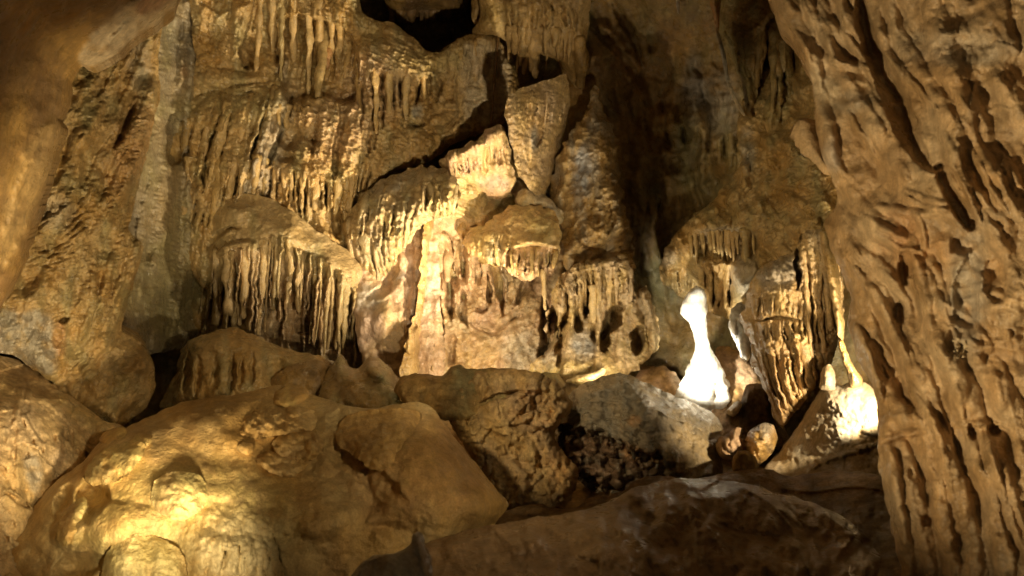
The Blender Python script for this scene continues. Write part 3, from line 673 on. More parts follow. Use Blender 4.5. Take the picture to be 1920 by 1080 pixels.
    f = Form('rugged_column', [(1108, 172), (1118, 162), (1126, 190), (1132, 220), (1148, 236), (1157, 262), (1160, 300), (1166, 360), (1177, 410), (1187, 452), (1188, 500), (1172, 545), (1100, 550), (1055, 500), (1042, 450), (1040, 410), (1030, 372), (1036, 330), (1047, 290), (1062, 258), (1082, 236), (1100, 214)],
             [(1110, 180, 12.3), (1090, 300, 11.8), (1160, 300, 12.1), (1040, 380, 12.3), (1110, 420, 11.6), (1180, 440, 11.8), (1110, 540, 11.9)], edge=(22, 28), wob=(8, 16), seed=121, col=(TAN, OCHRE, GREY), cscale=40)
    f.rough((50, 12), (20, 6), (9, 2.4)).facet(22, 7).ripple(26, 12, 5, -35, 1.0, sharp=3)
    f.popcorn(8, 5, f.bm(1115, 190, 16, 34)).ridge([(1070, 250), (1060, 330), (1045, 370)], 10, 16).ridge([(1130, 230), (1120, 300), (1100, 380)], 18, 14)
    f.shelf([(1060, 470), (1100, 452), (1140, 448), (1190, 415)], 24, 60, lip=12, drip=6, spacing=14).add(f.pm([(1075, 478), (1130, 458), (1185, 425), (1185, 470), (1150, 480), (1100, 494)], 6), -20)
    f.popcorn(16, 9, f.bm(1140, 490, 50, 24))
    f.paint((.42, .43, .44), f.bm(1095, 310, 16, 40, 10), .8).paint((.40, .40, .39), f.bm(1090, 350, 18, 20), .6).paint(PALE, f.bm(1116, 190, 10, 30), .6).paint(PALE, f.bm(1135, 488, 40, 12), .4)
    f.build('rugged tapering tan and grey rock column right of the oval shield', 'rock column')

    f = Form('fringed_canopy', [(866, 450), (884, 430), (905, 420), (935, 402), (962, 384), (1000, 384), (1032, 392), (1047, 412), (1053, 450), (1047, 478), (1034, 512), (1012, 520), (985, 527), (960, 516), (940, 500), (915, 498), (890, 480), (870, 464)], [(880, 450, 11.9), (1000, 410, 11.6), (1000, 480, 11.3), (930, 480, 11.6)], edge=(20, 24), wob=(5, 12), seed=131, col=(YELLOW, TAN, OCHRE), cscale=40)
    f.rough((30, 6), (12, 2.2)).blob(1000, 430, 50, 32, 18).shelf([(950, 468), (1000, 460), (1046, 466)], 24, 30, lip=8)
    f.fringe([(953, 472), (1000, 466), (1042, 470)], [(958, 515), (990, 530), (1036, 515)], 13, 5.5, 14, slot=22, parts=2, lens=(.6, 1.05), taper=.55, off=1.4)
    f.fringe([(900, 440), (950, 440)], [(905, 500), (952, 510)], 8, 6, 14, slot=26, parts=2, taper=.5).fringe([(870, 452), (900, 438)], [(874, 478), (900, 480)], 4, 7, 12)
    f.ripple(14, 6, 2.5, 10, f.bm(980, 410, 60, 30)).paint(PINK, f.pm([(950, 470), (1045, 465), (1035, 525), (960, 525)], 6), .8).paint(GREY, f.bm(925, 470, 16, 22), .5).paint(GREY, f.bm(985, 375, 20, 14), .5)
    f.tube([(1018, 505), (1021, 545), (1022, 580)], [5, 4, 2], [4, 8, 8])
    f.build('small yellow canopy ledge with a pink dripping fringe', 'flowstone')

    f = Form('grey_spur', [(965, 372), (985, 352), (1020, 366), (1045, 386), (1060, 410), (1040, 424), (1005, 402), (975, 392)], [(1000, 380, 11.9)], edge=(14, 24), seed=135, col=(GREY, TAN, YELLOW), wob=(3, 10))
    f.rough((18, 4), (8, 1.6)).build('short grey rock spur over the yellow canopy ledge', 'rock')

    f = Form('leg_curtain', [(1030, 575), (1040, 532), (1065, 508), (1100, 490), (1150, 482), (1178, 492), (1188, 520), (1196, 548), (1208, 534), (1221, 560), (1232, 600), (1238, 640), (1222, 668), (1190, 692), (1160, 716), (1080, 722), (1010, 718), (986, 700), (1000, 676), (1028, 655), (1022, 620)],
             [(1050, 560, 11.5), (1150, 520, 11.3), (1225, 600, 11.5), (1100, 690, 11.0), (1010, 690, 11.2), (1190, 680, 11.3), (1120, 600, 11.7)], edge=(12, 18), wob=(6, 12), seed=141, col=(TAN, (.56, .42, .25), YELLOW), cscale=40)
    f.rough((36, 6), (14, 2.6), (7, 1.2)).ripple(8, 26, 3, -6, f.bm(1130, 540, 80, 60)).popcorn(16, 7, f.bm(1140, 505, 60, 22))
    f.ridge([(1034, 575), (1036, 620), (1018, 668)], [9, 13, 11], -120, pw=.5).ridge([(1058, 590), (1050, 640), (1040, 665)], [5, 8, 8], -80, pw=.5)
    f.ridge([(1078, 585), (1082, 610), (1086, 622)], [5, 9, 7], -70, pw=.5).ridge([(1100, 540), (1100, 575), (1096, 596)], [5, 9, 6], -75, pw=.5)
    f.blob(1152, 600, 16, 34, -120, 35, .5, .35).blob(1136, 634, 12, 28, -110, 12, .5, .35).blob(1196, 640, 12, 30, -110, -4, .5, .35).ridge([(1108, 615), (1114, 640)], [5, 7], -50)
    f.fringe([(1042, 545), (1090, 520)], [(1048, 600), (1090, 585)], 7, 6, 13, parts=2, slot=14, taper=.5)
    for (p, w, h) in [([(1050, 520), (1047, 590), (1038, 660), (1030, 710)], [12, 8, 9, 16], 22), ([(1070, 515), (1072, 590), (1066, 650), (1062, 712)], [14, 9, 9, 18], 22), ([(1090, 510), (1090, 560), (1088, 610)], [12, 9, 5], 22), ([(1122, 500), (1126, 570), (1122, 640), (1118, 710)], [14, 10, 7, 16], 20),
                       ([(1150, 495), (1168, 560), (1164, 620), (1172, 700)], [16, 12, 9, 16], 18), ([(1180, 520), (1190, 590), (1212, 660)], [12, 10, 10], 16), ([(1206, 530), (1218, 590), (1228, 650)], [8, 10, 9], 18)]: f.ridge(p, w, h, pw=.8)
    f.fringe([(1042, 525), (1090, 500), (1150, 490), (1185, 505)], [(1046, 580), (1092, 590), (1150, 590), (1190, 585)], 16, 6.5, 13, parts=3, slot=16, taper=.45, lens=(.5, 1.1), seed=4)
    f.tube([(1112, 535), (1113, 575), (1112, 604)], [9, 8, 4], [2, 14, 16])
    f.popcorn(9, 3.5).ripple(12, 7, 3, -14, 1.0, 7, sharp=3)
    f.paint((.47, .46, .43), f.bm(1092, 648, 22, 26), .85).paint(YELLOW, f.bm(1040, 695, 60, 20), .8).paint(PALE, f.bm(1212, 570, 12, 34), .7).paint((.5, .48, .44), f.bm(1030, 675, 14, 16), .5)  # bright light on the right-hand spikes put in as pale colour
    f.blob(1060, 695, 50, 20, 18).blob(1140, 690, 40, 24, 14)
    f.build('tan dripstone curtain standing on several legs above the boulders', 'flowstone')

    f = Form('knobbed_stalagmite', [(1193, 376), (1190, 350), (1186, 322), (1192, 310), (1187, 298), (1193, 286), (1201, 288), (1206, 300), (1203, 312), (1209, 324), (1206, 350), (1202, 376)], [(1198, 300, 13.55)], edge=(9, 20), wob=(1, 8), seed=151, col=(OCHRE, TAN, BROWN))
    f.rough((8, 1.5)).build('small pale knobbed stalagmite in the dim recess', 'stalagmite')
centre()
# ================================================================== left side
def left_side():
    f = Form('banded_flowstone', [(330, -60), (305, 40), (296, 130), (302, 158), (288, 240), (264, 330), (242, 430), (266, 456), (264, 492), (242, 560), (226, 620), (262, 640), (290, 690), (286, 745), (248, 786), (218, 802), (172, 772), (108, 738), (98, 716), (60, 692), (0, 662), (-260, 640), (-260, 250), (0, 60), (180, -60)],
             [(300, 100, 9.7), (290, 720, 9.4), (120, 500, 8.6), (0, 560, 8.1), (200, 300, 9.0), (250, 480, 9.2), (100, 200, 8.6), (-200, 500, 7.4), (60, 640, 8.3), (180, 700, 8.9), (250, 640, 9.3)],
             edge=(30, 40), wob=(4, 20), seed=161, col=(OCHRE, TAN, OLIVE), cscale=60, hs=1.0)
    f.HM = 1 + (f.HM - 1) * .4
    f.rough((100, 24), (40, 9), (16, 2.4), (8, 1.2)).flow(30, 300, -26, 20, 1 - f.bm(100, 640, 140, 80)).flow(12, 160, -28, 7).ripple(30, 7, 3, -16, 1.0, 31)
    f.ridge([(298, 160), (280, 215), (250, 290), (222, 370), (205, 440)], [16, 26, 32, 34, 26], 26).ridge([(262, 185), (238, 230), (212, 280)], [5, 8, 8], -40).ripple(20, 6, 5, -22, f.pm([(270, 150), (300, 160), (285, 250), (240, 420), (190, 400), (230, 270)], 10), sharp=3)
    f.ridge([(250, 70), (200, 150), (160, 230), (140, 300)], [16, 20, 22, 20], 20).ridge([(225, 90), (180, 180)], 7, -24).ridge([(270, 60), (235, 150), (205, 220)], [8, 10, 9], -18)
    f.ridge([(190, 200), (150, 290), (120, 380), (90, 440)], [20, 26, 22, 14], 18).ridge([(165, 290), (150, 350)], 9, -16)
    for k in range(7):
        a = k * 11
        f.ridge([(58 - a * .3, 425 + a * 1.1), (95, 410 + a * 1.1), (130, 385 + a * 1.15), (165, 350 + a * 1.4)], [4, 5.5, 5, 3], 9)
    f.ripple(34, 9, 6, -16, f.pm([(60, 380), (200, 330), (270, 420), (250, 560), (150, 620), (90, 560)], 20), sharp=3)
    for (p, w, h) in [([(262, 470), (240, 540), (215, 610), (160, 680), (110, 718)], [8, 12, 12, 12, 8], 18), ([(240, 480), (222, 550), (190, 620), (140, 680)], [6, 9, 10, 7], 14), ([(210, 480), (200, 560), (170, 630)], [8, 10, 8], 12), ([(180, 470), (176, 560), (150, 640)], [7, 10, 8], 12),
                       ([(250, 600), (220, 660), (160, 710), (120, 735)], [10, 14, 12, 8], 14), ([(275, 670), (240, 710), (180, 745)], [10, 14, 10], 16), ([(282, 720), (245, 752), (205, 780)], [9, 12, 9], 14)]: f.ridge(p, w, h)
    f.ridge([(192, 510), (188, 560)], 5, -26).ridge([(215, 510), (206, 570)], 4, -22).ridge([(168, 505), (186, 512)], 4, -14).ridge([(160, 680), (150, 690)], 4, -14).ridge([(172, 660), (155, 690)], 3, -18)
    f.ripple(40, 7, 3.5, -38, f.bm(210, 700, 110, 60), sharp=3)
    f.blob(118, 598, 9, 7, -46, -20, .4).ridge([(108, 610), (112, 650)], 10, -10).paint(ORANGE, f.bm(112, 635, 12, 30), .8)
    f.shelf([(-100, 575), (0, 572), (50, 566), (98, 556)], 26, 40, lip=10).facet(26, 8, f.pm([(-100, 590), (90, 580), (100, 690), (0, 660), (-100, 640)], 8))
    f.paint(GREY, f.pm([(-100, 590), (80, 585), (98, 640), (100, 700), (40, 680), (-100, 650)], 10), .85).paint(PALE, f.bm(105, 400, 30, 30), .6).paint(ORANGE, f.bm(250, 270, 40, 90, 20), .5).paint(GREY, f.bm(260, 120, 20, 50), .4)  # small pale round: a bright spot of light put into the colour
    f.build('banded ochre flowstone sweeping down the left wall', 'flowstone')

    f = Form('ceiling_slab', [(-320, -200), (360, -200), (335, -5), (305, 36), (252, 72), (205, 112), (168, 128), (148, 112), (128, 145), (122, 190), (110, 226), (117, 242), (98, 300), (76, 380), (46, 468), (20, 532), (0, 572), (-60, 640), (-320, 760)],
             [(0, 0, 5.0), (300, 0, 6.9), (110, 250, 6.9), (0, 550, 6.6), (-250, 300, 4.6), (160, 120, 6.9), (60, 400, 6.8), (0, 250, 5.7), (220, -20, 6.0), (230, 90, 7.1)], step=3.2, edge=(22, 26), wob=(4, 26), seed=171, col=(BROWN, OCHRE, (.2, .13, .07)), mat='near_flowstone', cscale=110)
    f.rough((130, 26), (50, 8), (18, 2.4), (9, 1)).flow(60, 300, -30, 16)
    f.add(f.pm([(335, -5), (252, 0), (200, 40), (155, 90), (148, 115), (168, 128), (205, 112), (252, 72), (305, 36)], 6), 22)
    f.ridge([(250, 20), (215, 50), (185, 85)], [5, 10, 6], -16).ridge([(235, 45), (190, 100)], [4, 5], 10).blob(280, 5, 30, 18, -24, -30).ridge([(300, 25), (250, 58), (205, 98)], 7, 8)
    f.add(f.pm([(95, 225), (118, 240), (95, 310), (70, 390), (30, 480), (-10, 520), (20, 380), (50, 280)], 8), 16).ridge([(112, 235), (70, 290), (40, 350), (10, 440)], [4, 6, 6], 8)
    f.ridge([(60, 400), (30, 470), (0, 540)], [7, 9, 8], 12)
    f.paint(PALE, f.pm([(335, -5), (252, 0), (200, 40), (155, 90), (148, 115), (168, 128), (205, 112), (252, 72), (305, 36)], 6), .8).paint(RED, f.bm(285, 6, 32, 16, -25), .7).paint(TAN, f.pm([(95, 225), (118, 240), (60, 400), (0, 520), (0, 430), (50, 280)], 12), .5)  # the fin's bright lighting is put into the colour as pale
    f.build('dark brown roof slab with a lit edge painted pale in the upper left corner', 'rock slab')

    f = Form('pitted_wall', [(-320, 610), (0, 668), (60, 690), (108, 728), (132, 742), (192, 788), (236, 800), (250, 850), (200, 920), (130, 1010), (60, 1120), (40, 1320), (-320, 1320)],
             [(30, 700, 8.5), (30, 765, 7.4), (200, 810, 8.2), (0, 1000, 6.7), (-250, 900, 5.8), (120, 900, 7.5), (-200, 650, 7.0), (140, 745, 8.6)], edge=(8, 10), wob=(4, 18), seed=181, col=((.57, .42, .24), TAN, (.50, .34, .16)), mat='dry_limestone', cscale=80)
    f.rough((110, 24), (40, 11), (14, 3)).facet(80, 34).facet(26, 8).flow(22, 90, -10, 12)
    f.ridge([(4, 925), (28, 938), (60, 952)], [3, 6, 3], -30).blob(52, 856, 8, 8, -30, 0, .5).ridge([(55, 865), (70, 900)], [10, 5], -8)
    for (x, y, r, t) in [(122, 815, 5, 12), (136, 822, 6, 16), (150, 842, 5, 9), (80, 846, 3, 6), (118, 835, 3, 12), (44, 790, 3, 8), (165, 850, 4, 10), (100, 822, 3, 7), (62, 830, 3, 5), (10, 1012, 5, 6)]: f.blob(x, y, r, t, -24, -10, .5)
    f.ridge([(0, 712), (40, 740), (90, 748), (130, 790), (180, 840)], [8, 10, 8, 8, 6], 9)
    f.paint(GREY, f.bm(62, 885, 16, 34, -12), .7).paint(YELLOW, f.bm(160, 770, 60, 24, 36), .5).paint(BROWN, f.bm(50, 710, 70, 22, 18), .6)  # brown wedge: shade under the overhang put into the colour
    f.build('pitted pinkish orange rock wall in the lower left corner', 'rock face')
left_side()
# ================================================================== right side
def right_side():
    f = Form('terraced_flowstone', [(1236, 512), (1250, 466), (1288, 412), (1330, 382), (1372, 335), (1390, 300), (1380, 240), (1400, 170), (1440, 110), (1500, 70), (1580, 100), (1630, 300), (1640, 470), (1560, 500), (1500, 520), (1430, 548), (1400, 580), (1380, 630), (1368, 600), (1340, 590), (1310, 570), (1262, 548)],
             [(1260, 490, 11.8), (1400, 400, 10.6), (1400, 280, 11.0), (1460, 120, 11.3), (1550, 300, 9.7), (1500, 480, 9.8), (1330, 560, 12.0), (1390, 560, 10.6), (1320, 430, 11.2)], edge=(26, 26), wob=(6, 22), seed=191, col=(OCHRE, TAN, OLIVE), cscale=55, hs=1.5)
    f.rough((90, 28), (36, 15), (14, 5), (8, 1.6)).flow(24, 90, 40, 16).ripple(50, 16, 9, -34, f.bm(1470, 340, 130, 120), sharp=3).ripple(16, 7, 3, -30, f.bm(1450, 380, 130, 90))
    f.shelf([(1290, 442), (1330, 430), (1370, 428), (1412, 438)], 30, 46, drip=8, spacing=12).add(f.pm([(1300, 446), (1410, 442), (1412, 492), (1360, 490), (1310, 480)], 6), -30)
    f.fringe([(1292, 438), (1340, 428), (1412, 436)], [(1296, 500), (1350, 495), (1415, 492)], 15, 6, 22, parts=1, lens=(.45, 1.0), taper=.35, off=3, tip=1.0)
    f.blob(1335, 492, 28, 26, 30).fringe([(1312, 490), (1365, 490)], [(1312, 590), (1368, 600)], 9, 6, 14, slot=20, parts=3, taper=.6)
    f.blob(1395, 512, 28, 34, 34).blob(1372, 470, 20, 20, -40).ridge([(1400, 300), (1392, 350), (1360, 380)], [12, 14, 10], 22).blob(1330, 410, 40, 26, 22).blob(1420, 400, 40, 30, 18)
    f.blob(1252, 482, 16, 22, 20).popcorn(10, 5, f.bm(1255, 480, 22, 28)).fringe([(1245, 500), (1310, 470)], [(1245, 555), (1312, 560)], 10, 6, 14, slot=16)
    f.shelf([(1420, 300), (1470, 292), (1530, 310)], 18, 40, lip=12).shelf([(1430, 345), (1490, 352), (1550, 372)], 18, 36, lip=12).blob(1470, 265, 50, 24, 24).blob(1510, 440, 40, 40, 24)
    f.paint(GREY, f.bm(1395, 515, 24, 40), .7).paint((.44, .42, .36), f.bm(1360, 440, 50, 14), .5).paint(GREY, f.bm(1402, 280, 14, 40), .7).paint(PALE, f.bm(1252, 482, 14, 16), .7).paint(BROWN, f.bm(1330, 540, 40, 50), .5)
    f.build('terraced ochre flowstone slope with hanging fringes behind the white stalagmite', 'flowstone')

    f = Form('drapery_blade', [(1340, -120), (1460, -120), (1452, 20), (1440, 60), (1436, 110), (1424, 150), (1416, 200), (1420, 256), (1410, 272), (1394, 268), (1396, 210), (1386, 150), (1370, 112), (1346, 84), (1352, 40)], [(1380, 60, 11.4), (1440, 60, 11.0), (1405, 260, 11.2)], edge=(16, 26), seed=201, col=(OCHRE, OLIVE, BROWN))
    f.rough((40, 7), (15, 2.5)).fringe([(1360, 60), (1440, 50)], [(1392, 150), (1426, 170)], 8, 8, 12, slot=16, name='fold', parts=3).ridge([(1395, 90), (1404, 170), (1406, 260)], [10, 11, 9], 20)
    f.build('dim ochre drapery blade hanging to a point near the roof', 'drapery')
    f = Form('narrow_drapery', [(1446, 30), (1475, 40), (1500, 110), (1512, 190), (1500, 240), (1470, 262), (1440, 255), (1432, 200), (1448, 160), (1440, 100)], [(1470, 100, 11.0), (1470, 250, 10.8)], edge=(18, 30), seed=205, col=(OCHRE, OLIVE, BROWN))
    f.rough((40, 8), (15, 3)).fringe([(1448, 60), (1480, 70)], [(1445, 240), (1495, 235)], 6, 8, 14, slot=26, name='fold', parts=3).build('dim folded drapery between the pointed blade and the near curtain', 'drapery')
    f = Form('carrot_stalactite', [(1328, -60), (1356, -60), (1352, 0), (1349, 30), (1347, 62), (1344, 62), (1338, 30), (1330, 0)], 10.6, edge=(10, 18), wob=(1, 8), seed=211, col=(YELLOW, ORANGE, OCHRE))
    f.rough((8, 1)).build('thin orange carrot stalactite hanging from the roof', 'stalactite')
    f = Form('root_strand', [(1343, 62), (1350, 64), (1362, 110), (1368, 150), (1380, 180), (1397, 214), (1392, 216), (1374, 184), (1362, 152), (1355, 112)], 10.7, edge=(3, 5), wob=(1.2, 9), seed=212, col=(GREY, TAN, BROWN))
    f.build('long pale strand trailing diagonally below the carrot stalactite', 'strand')
    f = Form('white_straw', [(1266, -40), (1276, -40), (1275, 4), (1273, 24), (1271, 24), (1268, 4)], 11.5, edge=(4, 8), wob=(.5, 8), seed=213, col=(WHITE, PALE, PALE))
    f.build('tiny white soda straw at the top edge of the picture', 'stalactite')

    # ---- the near curtain, out of focus
    f = Form('near_curtain', [(1436, -200), (1446, 10), (1472, 60), (1502, 104), (1520, 160), (1530, 230), (1540, 300), (1558, 330), (1572, 366), (1560, 398), (1546, 420), (1560, 470), (1576, 510), (1592, 560), (1592, 620), (1612, 684), (1640, 740), (1646, 800), (1644, 852), (1656, 920), (1672, 1000), (1692, 1080), (1720, 1300), (2240, 1300), (2240, -200)],
             [(1460, 0, 6.2), (1560, 350, 5.8), (1590, 560, 5.7), (1650, 800, 5.3), (1900, 500, 4.6), (1900, 0, 4.9), (1800, 1080, 4.8), (1700, 300, 5.3), (2200, 500, 4.0), (1680, 1060, 5.1), (1600, 120, 5.8)], step=2.8, edge=(34, 44), wob=(5, 30), seed=221, col=((.40, .25, .115), (.44, .31, .17), BROWN), mat='near_flowstone', cscale=90, warp=(3.5, 34), hs=0.7, gpw=1.0, soft=True)
    f.HM = 1 + (f.HM - 1) * .3
    f.rough((170, 40), (70, 9), (24, 2.6), (10, .9))
    ropes = [([(1450, -30), (1490, 60), (1530, 150), (1545, 230), (1560, 300), (1592, 332)], [22, 26, 24, 22, 20, 14], 40), ([(1500, -40), (1540, 50), (1590, 130), (1640, 230), (1700, 330)], [20, 24, 24, 26, 22], 40), ([(1560, -40), (1590, 40), (1622, 110), (1662, 200), (1712, 290)], [16, 18, 18, 20, 16], 34),
             ([(1660, -40), (1684, 60), (1722, 140), (1772, 230), (1802, 320), (1850, 420), (1900, 520)], [18, 22, 24, 26, 26, 26, 24], 46), ([(1740, -40), (1765, 80), (1802, 180), (1850, 290), (1920, 420)], [26, 30, 28, 28, 28], 36), ([(1850, -40), (1880, 120), (1930, 260)], [34, 36, 34], 36),
             ([(1590, 350), (1640, 420), (1700, 470), (1742, 560), (1780, 680), (1802, 790)], [24, 26, 24, 26, 28, 22], 44), ([(1568, 390), (1600, 480), (1650, 560), (1700, 650), (1742, 760), (1782, 880), (1812, 1000), (1832, 1130)], [18, 22, 22, 24, 24, 24, 26, 26], 46), ([(1562, 450), (1592, 560), (1622, 650), (1664, 740), (1722, 820), (1762, 930), (1790, 1130)], [18, 22, 24, 24, 22, 24, 26], 46),
             ([(1600, 600), (1626, 690), (1650, 770)], [16, 20, 16], 30), ([(1664, 838), (1678, 940), (1702, 1130)], [22, 24, 26], 40), ([(1694, 836), (1722, 940), (1746, 1130)], [18, 20, 22], 36), ([(1760, 640), (1820, 770), (1852, 900), (1892, 1130)], [24, 26, 28, 30], 46), ([(1842, 792), (1882, 900), (1932, 1130)], [24, 28, 28], 44), ([(1780, 560), (1842, 680), (1900, 780), (1960, 900)], [28, 30, 30, 28], 38), ([(1900, 790), (1940, 920), (1990, 1130)], [26, 30, 30], 40)]
    for p, w, h in ropes: f.ridge(p, w, h * .95, pw=.8, hard=True)
    up = sstep(620, 420, f.Y); lo = 1 - up
    f.flow(34, 260, 36, 9, up).flow(13, 140, 34, 3, up, 5).flow(34, 340, 14, 9, lo).flow(12, 180, 14, 3, lo, 5)
    G = lambda p, w, h: f.ridge(p, w, h)
    f.ridge([(1610, -40), (1618, 30), (1642, 110), (1678, 190), (1716, 275), (1750, 316)], [16, 17, 20, 24, 26, 18], -110, pw=.5, hard=True)
    G([(1648, 20), (1664, 100), (1700, 150), (1752, 208)], [9, 10, 9, 5], 26); G([(1690, 150), (1730, 190), (1745, 215)], [9, 14, 6], -40)
    for (p, w, h) in [([(1470, -30), (1500, 40), (1530, 120), (1545, 170)], [16, 18, 14, 8], 26), ([(1500, -20), (1550, 70), (1578, 112), (1632, 130)], [10, 10, 9, 6], 22), ([(1535, -20), (1560, 50), (1600, 90), (1640, 150)], [9, 9, 9, 6], 22), ([(1560, -30), (1590, 30), (1625, 90)], [8, 9, 6], 22), ([(1590, -30), (1612, 40)], [7, 7], 20),
                       ([(1520, 100), (1566, 120), (1600, 126), (1636, 130)], [7, 7, 8, 6], 20), ([(1490, 60), (1515, 110), (1520, 140)], [8, 8, 6], 16), ([(1575, 120), (1610, 190), (1640, 260)], [20, 26, 30], 26)]: G(p, w, h)
    for (p, w, h) in [([(1495, 30), (1520, 90)], [8, 8], -34), ([(1530, 40), (1555, 100)], [8, 9], -30), ([(1560, 60), (1590, 110)], [9, 8], -30), ([(1590, 30), (1615, 80)], [7, 7], -26), ([(1530, 130), (1570, 150), (1590, 160)], [6, 9, 6], -30), ([(1600, 150), (1640, 170)], [16, 10], -30)]: G(p, w, h)
    # tongues
    f.tube([(1506, 235), (1520, 280), (1550, 322)], [17, 17, 7], [-6, 16, 14], name='tongue', tip=.8, sides=12).blob(1545, 275, 26, 40, 26, 0).blob(1590, 330, 60, 34, 24).blob(1600, 180, 36, 22, -30, -20)
    G([(1590, 215), (1625, 270), (1640, 292)], [6, 7, 5], 16); G([(1598, 222), (1620, 240)], [8, 9], -26); G([(1610, 255), (1630, 285)], [7, 6], -24); G([(1575, 310), (1620, 300), (1650, 310)], [9, 12, 8], -20)
    # right upper rock
    for (p, w, h) in [([(1765, 54), (1805, 28), (1850, 4)], [6, 9, 7], -40), ([(1745, 95), (1790, 76), (1880, 80)], [6, 10, 9], -34), ([(1808, 168), (1835, 150), (1862, 128)], [5, 8, 5], -30), ([(1690, 30), (1705, 75)], [9, 10], -34), ([(1740, 30), (1752, 48)], [6, 7], -20), ([(1900, 30), (1916, 60)], [12, 20], -40), ([(1905, 110), (1890, 150)], [10, 16], -34), ([(1830, 220), (1840, 265)], [6, 8], -44), ([(1800, 245), (1822, 270), (1825, 310)], [12, 16, 10], -30)]: G(p, w, h)
    f.blob(1780, 60, 50, 30, 20).blob(1800, 130, 70, 34, 22, -10).blob(1730, 110, 40, 40, 16).blob(1780, 200, 60, 40, 20).facet(50, 10, f.bm(1800, 100, 150, 130)).popcorn(26, 8, f.bm(1760, 60, 100, 80))
    for (p, w, h) in [([(1800, 270), (1850, 360), (1890, 420)], [14, 16, 12], 26), ([(1840, 280), (1880, 360), (1920, 420)], [12, 14, 12], 24), ([(1770, 250), (1800, 330), (1830, 400), (1840, 430)], [12, 14, 10, 5], 26), ([(1880, 300), (1915, 360)], [12, 14], 20), ([(1862, 330), (1895, 400)], [6, 8], -30), ([(1828, 310), (1860, 380)], [6, 8], -30), ([(1890, 330), (1900, 350)], [8, 9], -30)]: G(p, w, h)
    f.add(f.pm([(1752, 318), (1782, 312), (1832, 415), (1818, 432), (1790, 400)], 4, 2), -60); G([(1742, 322), (1784, 312)], [5, 5], 22); G([(1784, 318), (1812, 380), (1822, 428)], [5, 6, 4], 20); G([(1800, 432), (1822, 430), (1836, 414)], [4, 5, 4], 18)
    # fan of thin drapes in the middle
    for (p, w, h) in [([(1587, 400), (1640, 440), (1680, 468), (1725, 474)], [8, 8, 8, 6], 20), ([(1592, 420), (1612, 470), (1660, 505), (1700, 560)], [6, 7, 8, 6], 18), ([(1610, 400), (1660, 430), (1700, 450)], [7, 7, 6], 18), ([(1640, 385), (1700, 400), (1780, 395)], [9, 9, 6], 18), ([(1700, 365), (1740, 385), (1790, 392)], [4, 5, 4], 14), ([(1700, 352), (1750, 375), (1800, 380)], [4, 5, 4], 14), ([(1720, 400), (1730, 440), (1728, 480)], [5, 6, 5], 16),
                       ([(1580, 470), (1610, 540), (1640, 600), (1682, 722)], [12, 14, 13, 12], 26), ([(1600, 500), (1660, 580), (1700, 660), (1740, 740)], [8, 10, 12, 12], 22), ([(1620, 490), (1690, 550), (1720, 640), (1760, 740)], [8, 9, 12, 14], 20), ([(1690, 470), (1730, 520), (1740, 600), (1770, 690)], [9, 12, 14, 16], 24), ([(1740, 480), (1760, 540), (1780, 600)], [8, 10, 8], 22), ([(1592, 600), (1618, 640), (1650, 740)], [10, 16, 14], 24)]: G(p, w, h)
    for (p, w, h) in [([(1596, 440), (1640, 478)], [9, 12], -36), ([(1610, 430), (1670, 480), (1660, 500)], [8, 14, 8], -34), ([(1640, 410), (1690, 440)], [7, 9], -26), ([(1590, 480), (1600, 500)], [6, 8], -26), ([(1625, 540), (1660, 620), (1690, 700)], [5, 8, 7], -34), ([(1660, 560), (1700, 620), (1720, 680)], [5, 8, 7], -28), ([(1610, 680), (1640, 720)], [4, 6], -30), ([(1735, 475), (1775, 510)], [6, 6], -20), ([(1650, 640), (1690, 730), (1720, 780)], [5, 8, 8], -44)]: G(p, w, h)
    f.blob(1700, 505, 15, 34, -90, 0, .4).blob(1692, 588, 12, 20, -80, 0, .4).blob(1760, 430, 32, 26, -26).blob(1815, 540, 26, 80, -50, 8, .5).blob(1800, 465, 26, 16, -60, 0, .4).blob(1865, 525, 26, 40, -46, -8, .5).blob(1808, 600, 24, 40, -34).blob(1780, 640, 8, 30, -40, 10)
    f.blob(1870, 430, 40, 60, 24).blob(1880, 600, 50, 60, 20).blob(1760, 640, 40, 60, 18).ripple(50, 24, 8, 20, f.bm(1860, 560, 90, 140)).popcorn(22, 7, f.bm(1860, 600, 80, 100))
    rn = random.Random(8)
    for a in range(16):
        t = rn.uniform(0, 6.28); x0 = 1800 + rn.gauss(0, 6); y0 = 655 + rn.gauss(0, 9); L = rn.uniform(5, 15)
        f.tube([(x0, y0), (x0 + L * .8 * math.cos(t), y0 + L * math.sin(t))], [3.6, 1.6], [2, 8 + rn.uniform(0, 8)], name='crystal_spike', col=(.46, .36, .22), tip=1)
    # lower column
    f.ridge([(1648, 832), (1690, 814), (1732, 808)], [4, 8, 6], -50).blob(1690, 780, 44, 30, 18).blob(1680, 740, 26, 40, -40, 20)
    f.blob(1700, 900, 44, 90, 20).ridge([(1722, 870), (1736, 910), (1745, 950)], [5, 9, 5], -70).ridge([(1706, 875), (1712, 900)], [3, 5], -30).ridge([(1738, 880), (1746, 905)], 4, -40).blob(1738, 978, 9, 10, -50, 20, .4)
    for (p, w, h) in [([(1700, 720), (1750, 830), (1770, 950), (1800, 1120)], [16, 18, 18, 20], 24), ([(1745, 780), (1790, 880), (1815, 1000), (1840, 1150)], [14, 16, 18, 20], 20), ([(1800, 800), (1840, 900), (1890, 1120)], [16, 20, 22], 22), ([(1860, 800), (1900, 940), (1940, 1100)], [16, 20, 20], 20), ([(1668, 850), (1690, 960), (1712, 1100)], [12, 14, 14], 16)]: G(p, w, h)
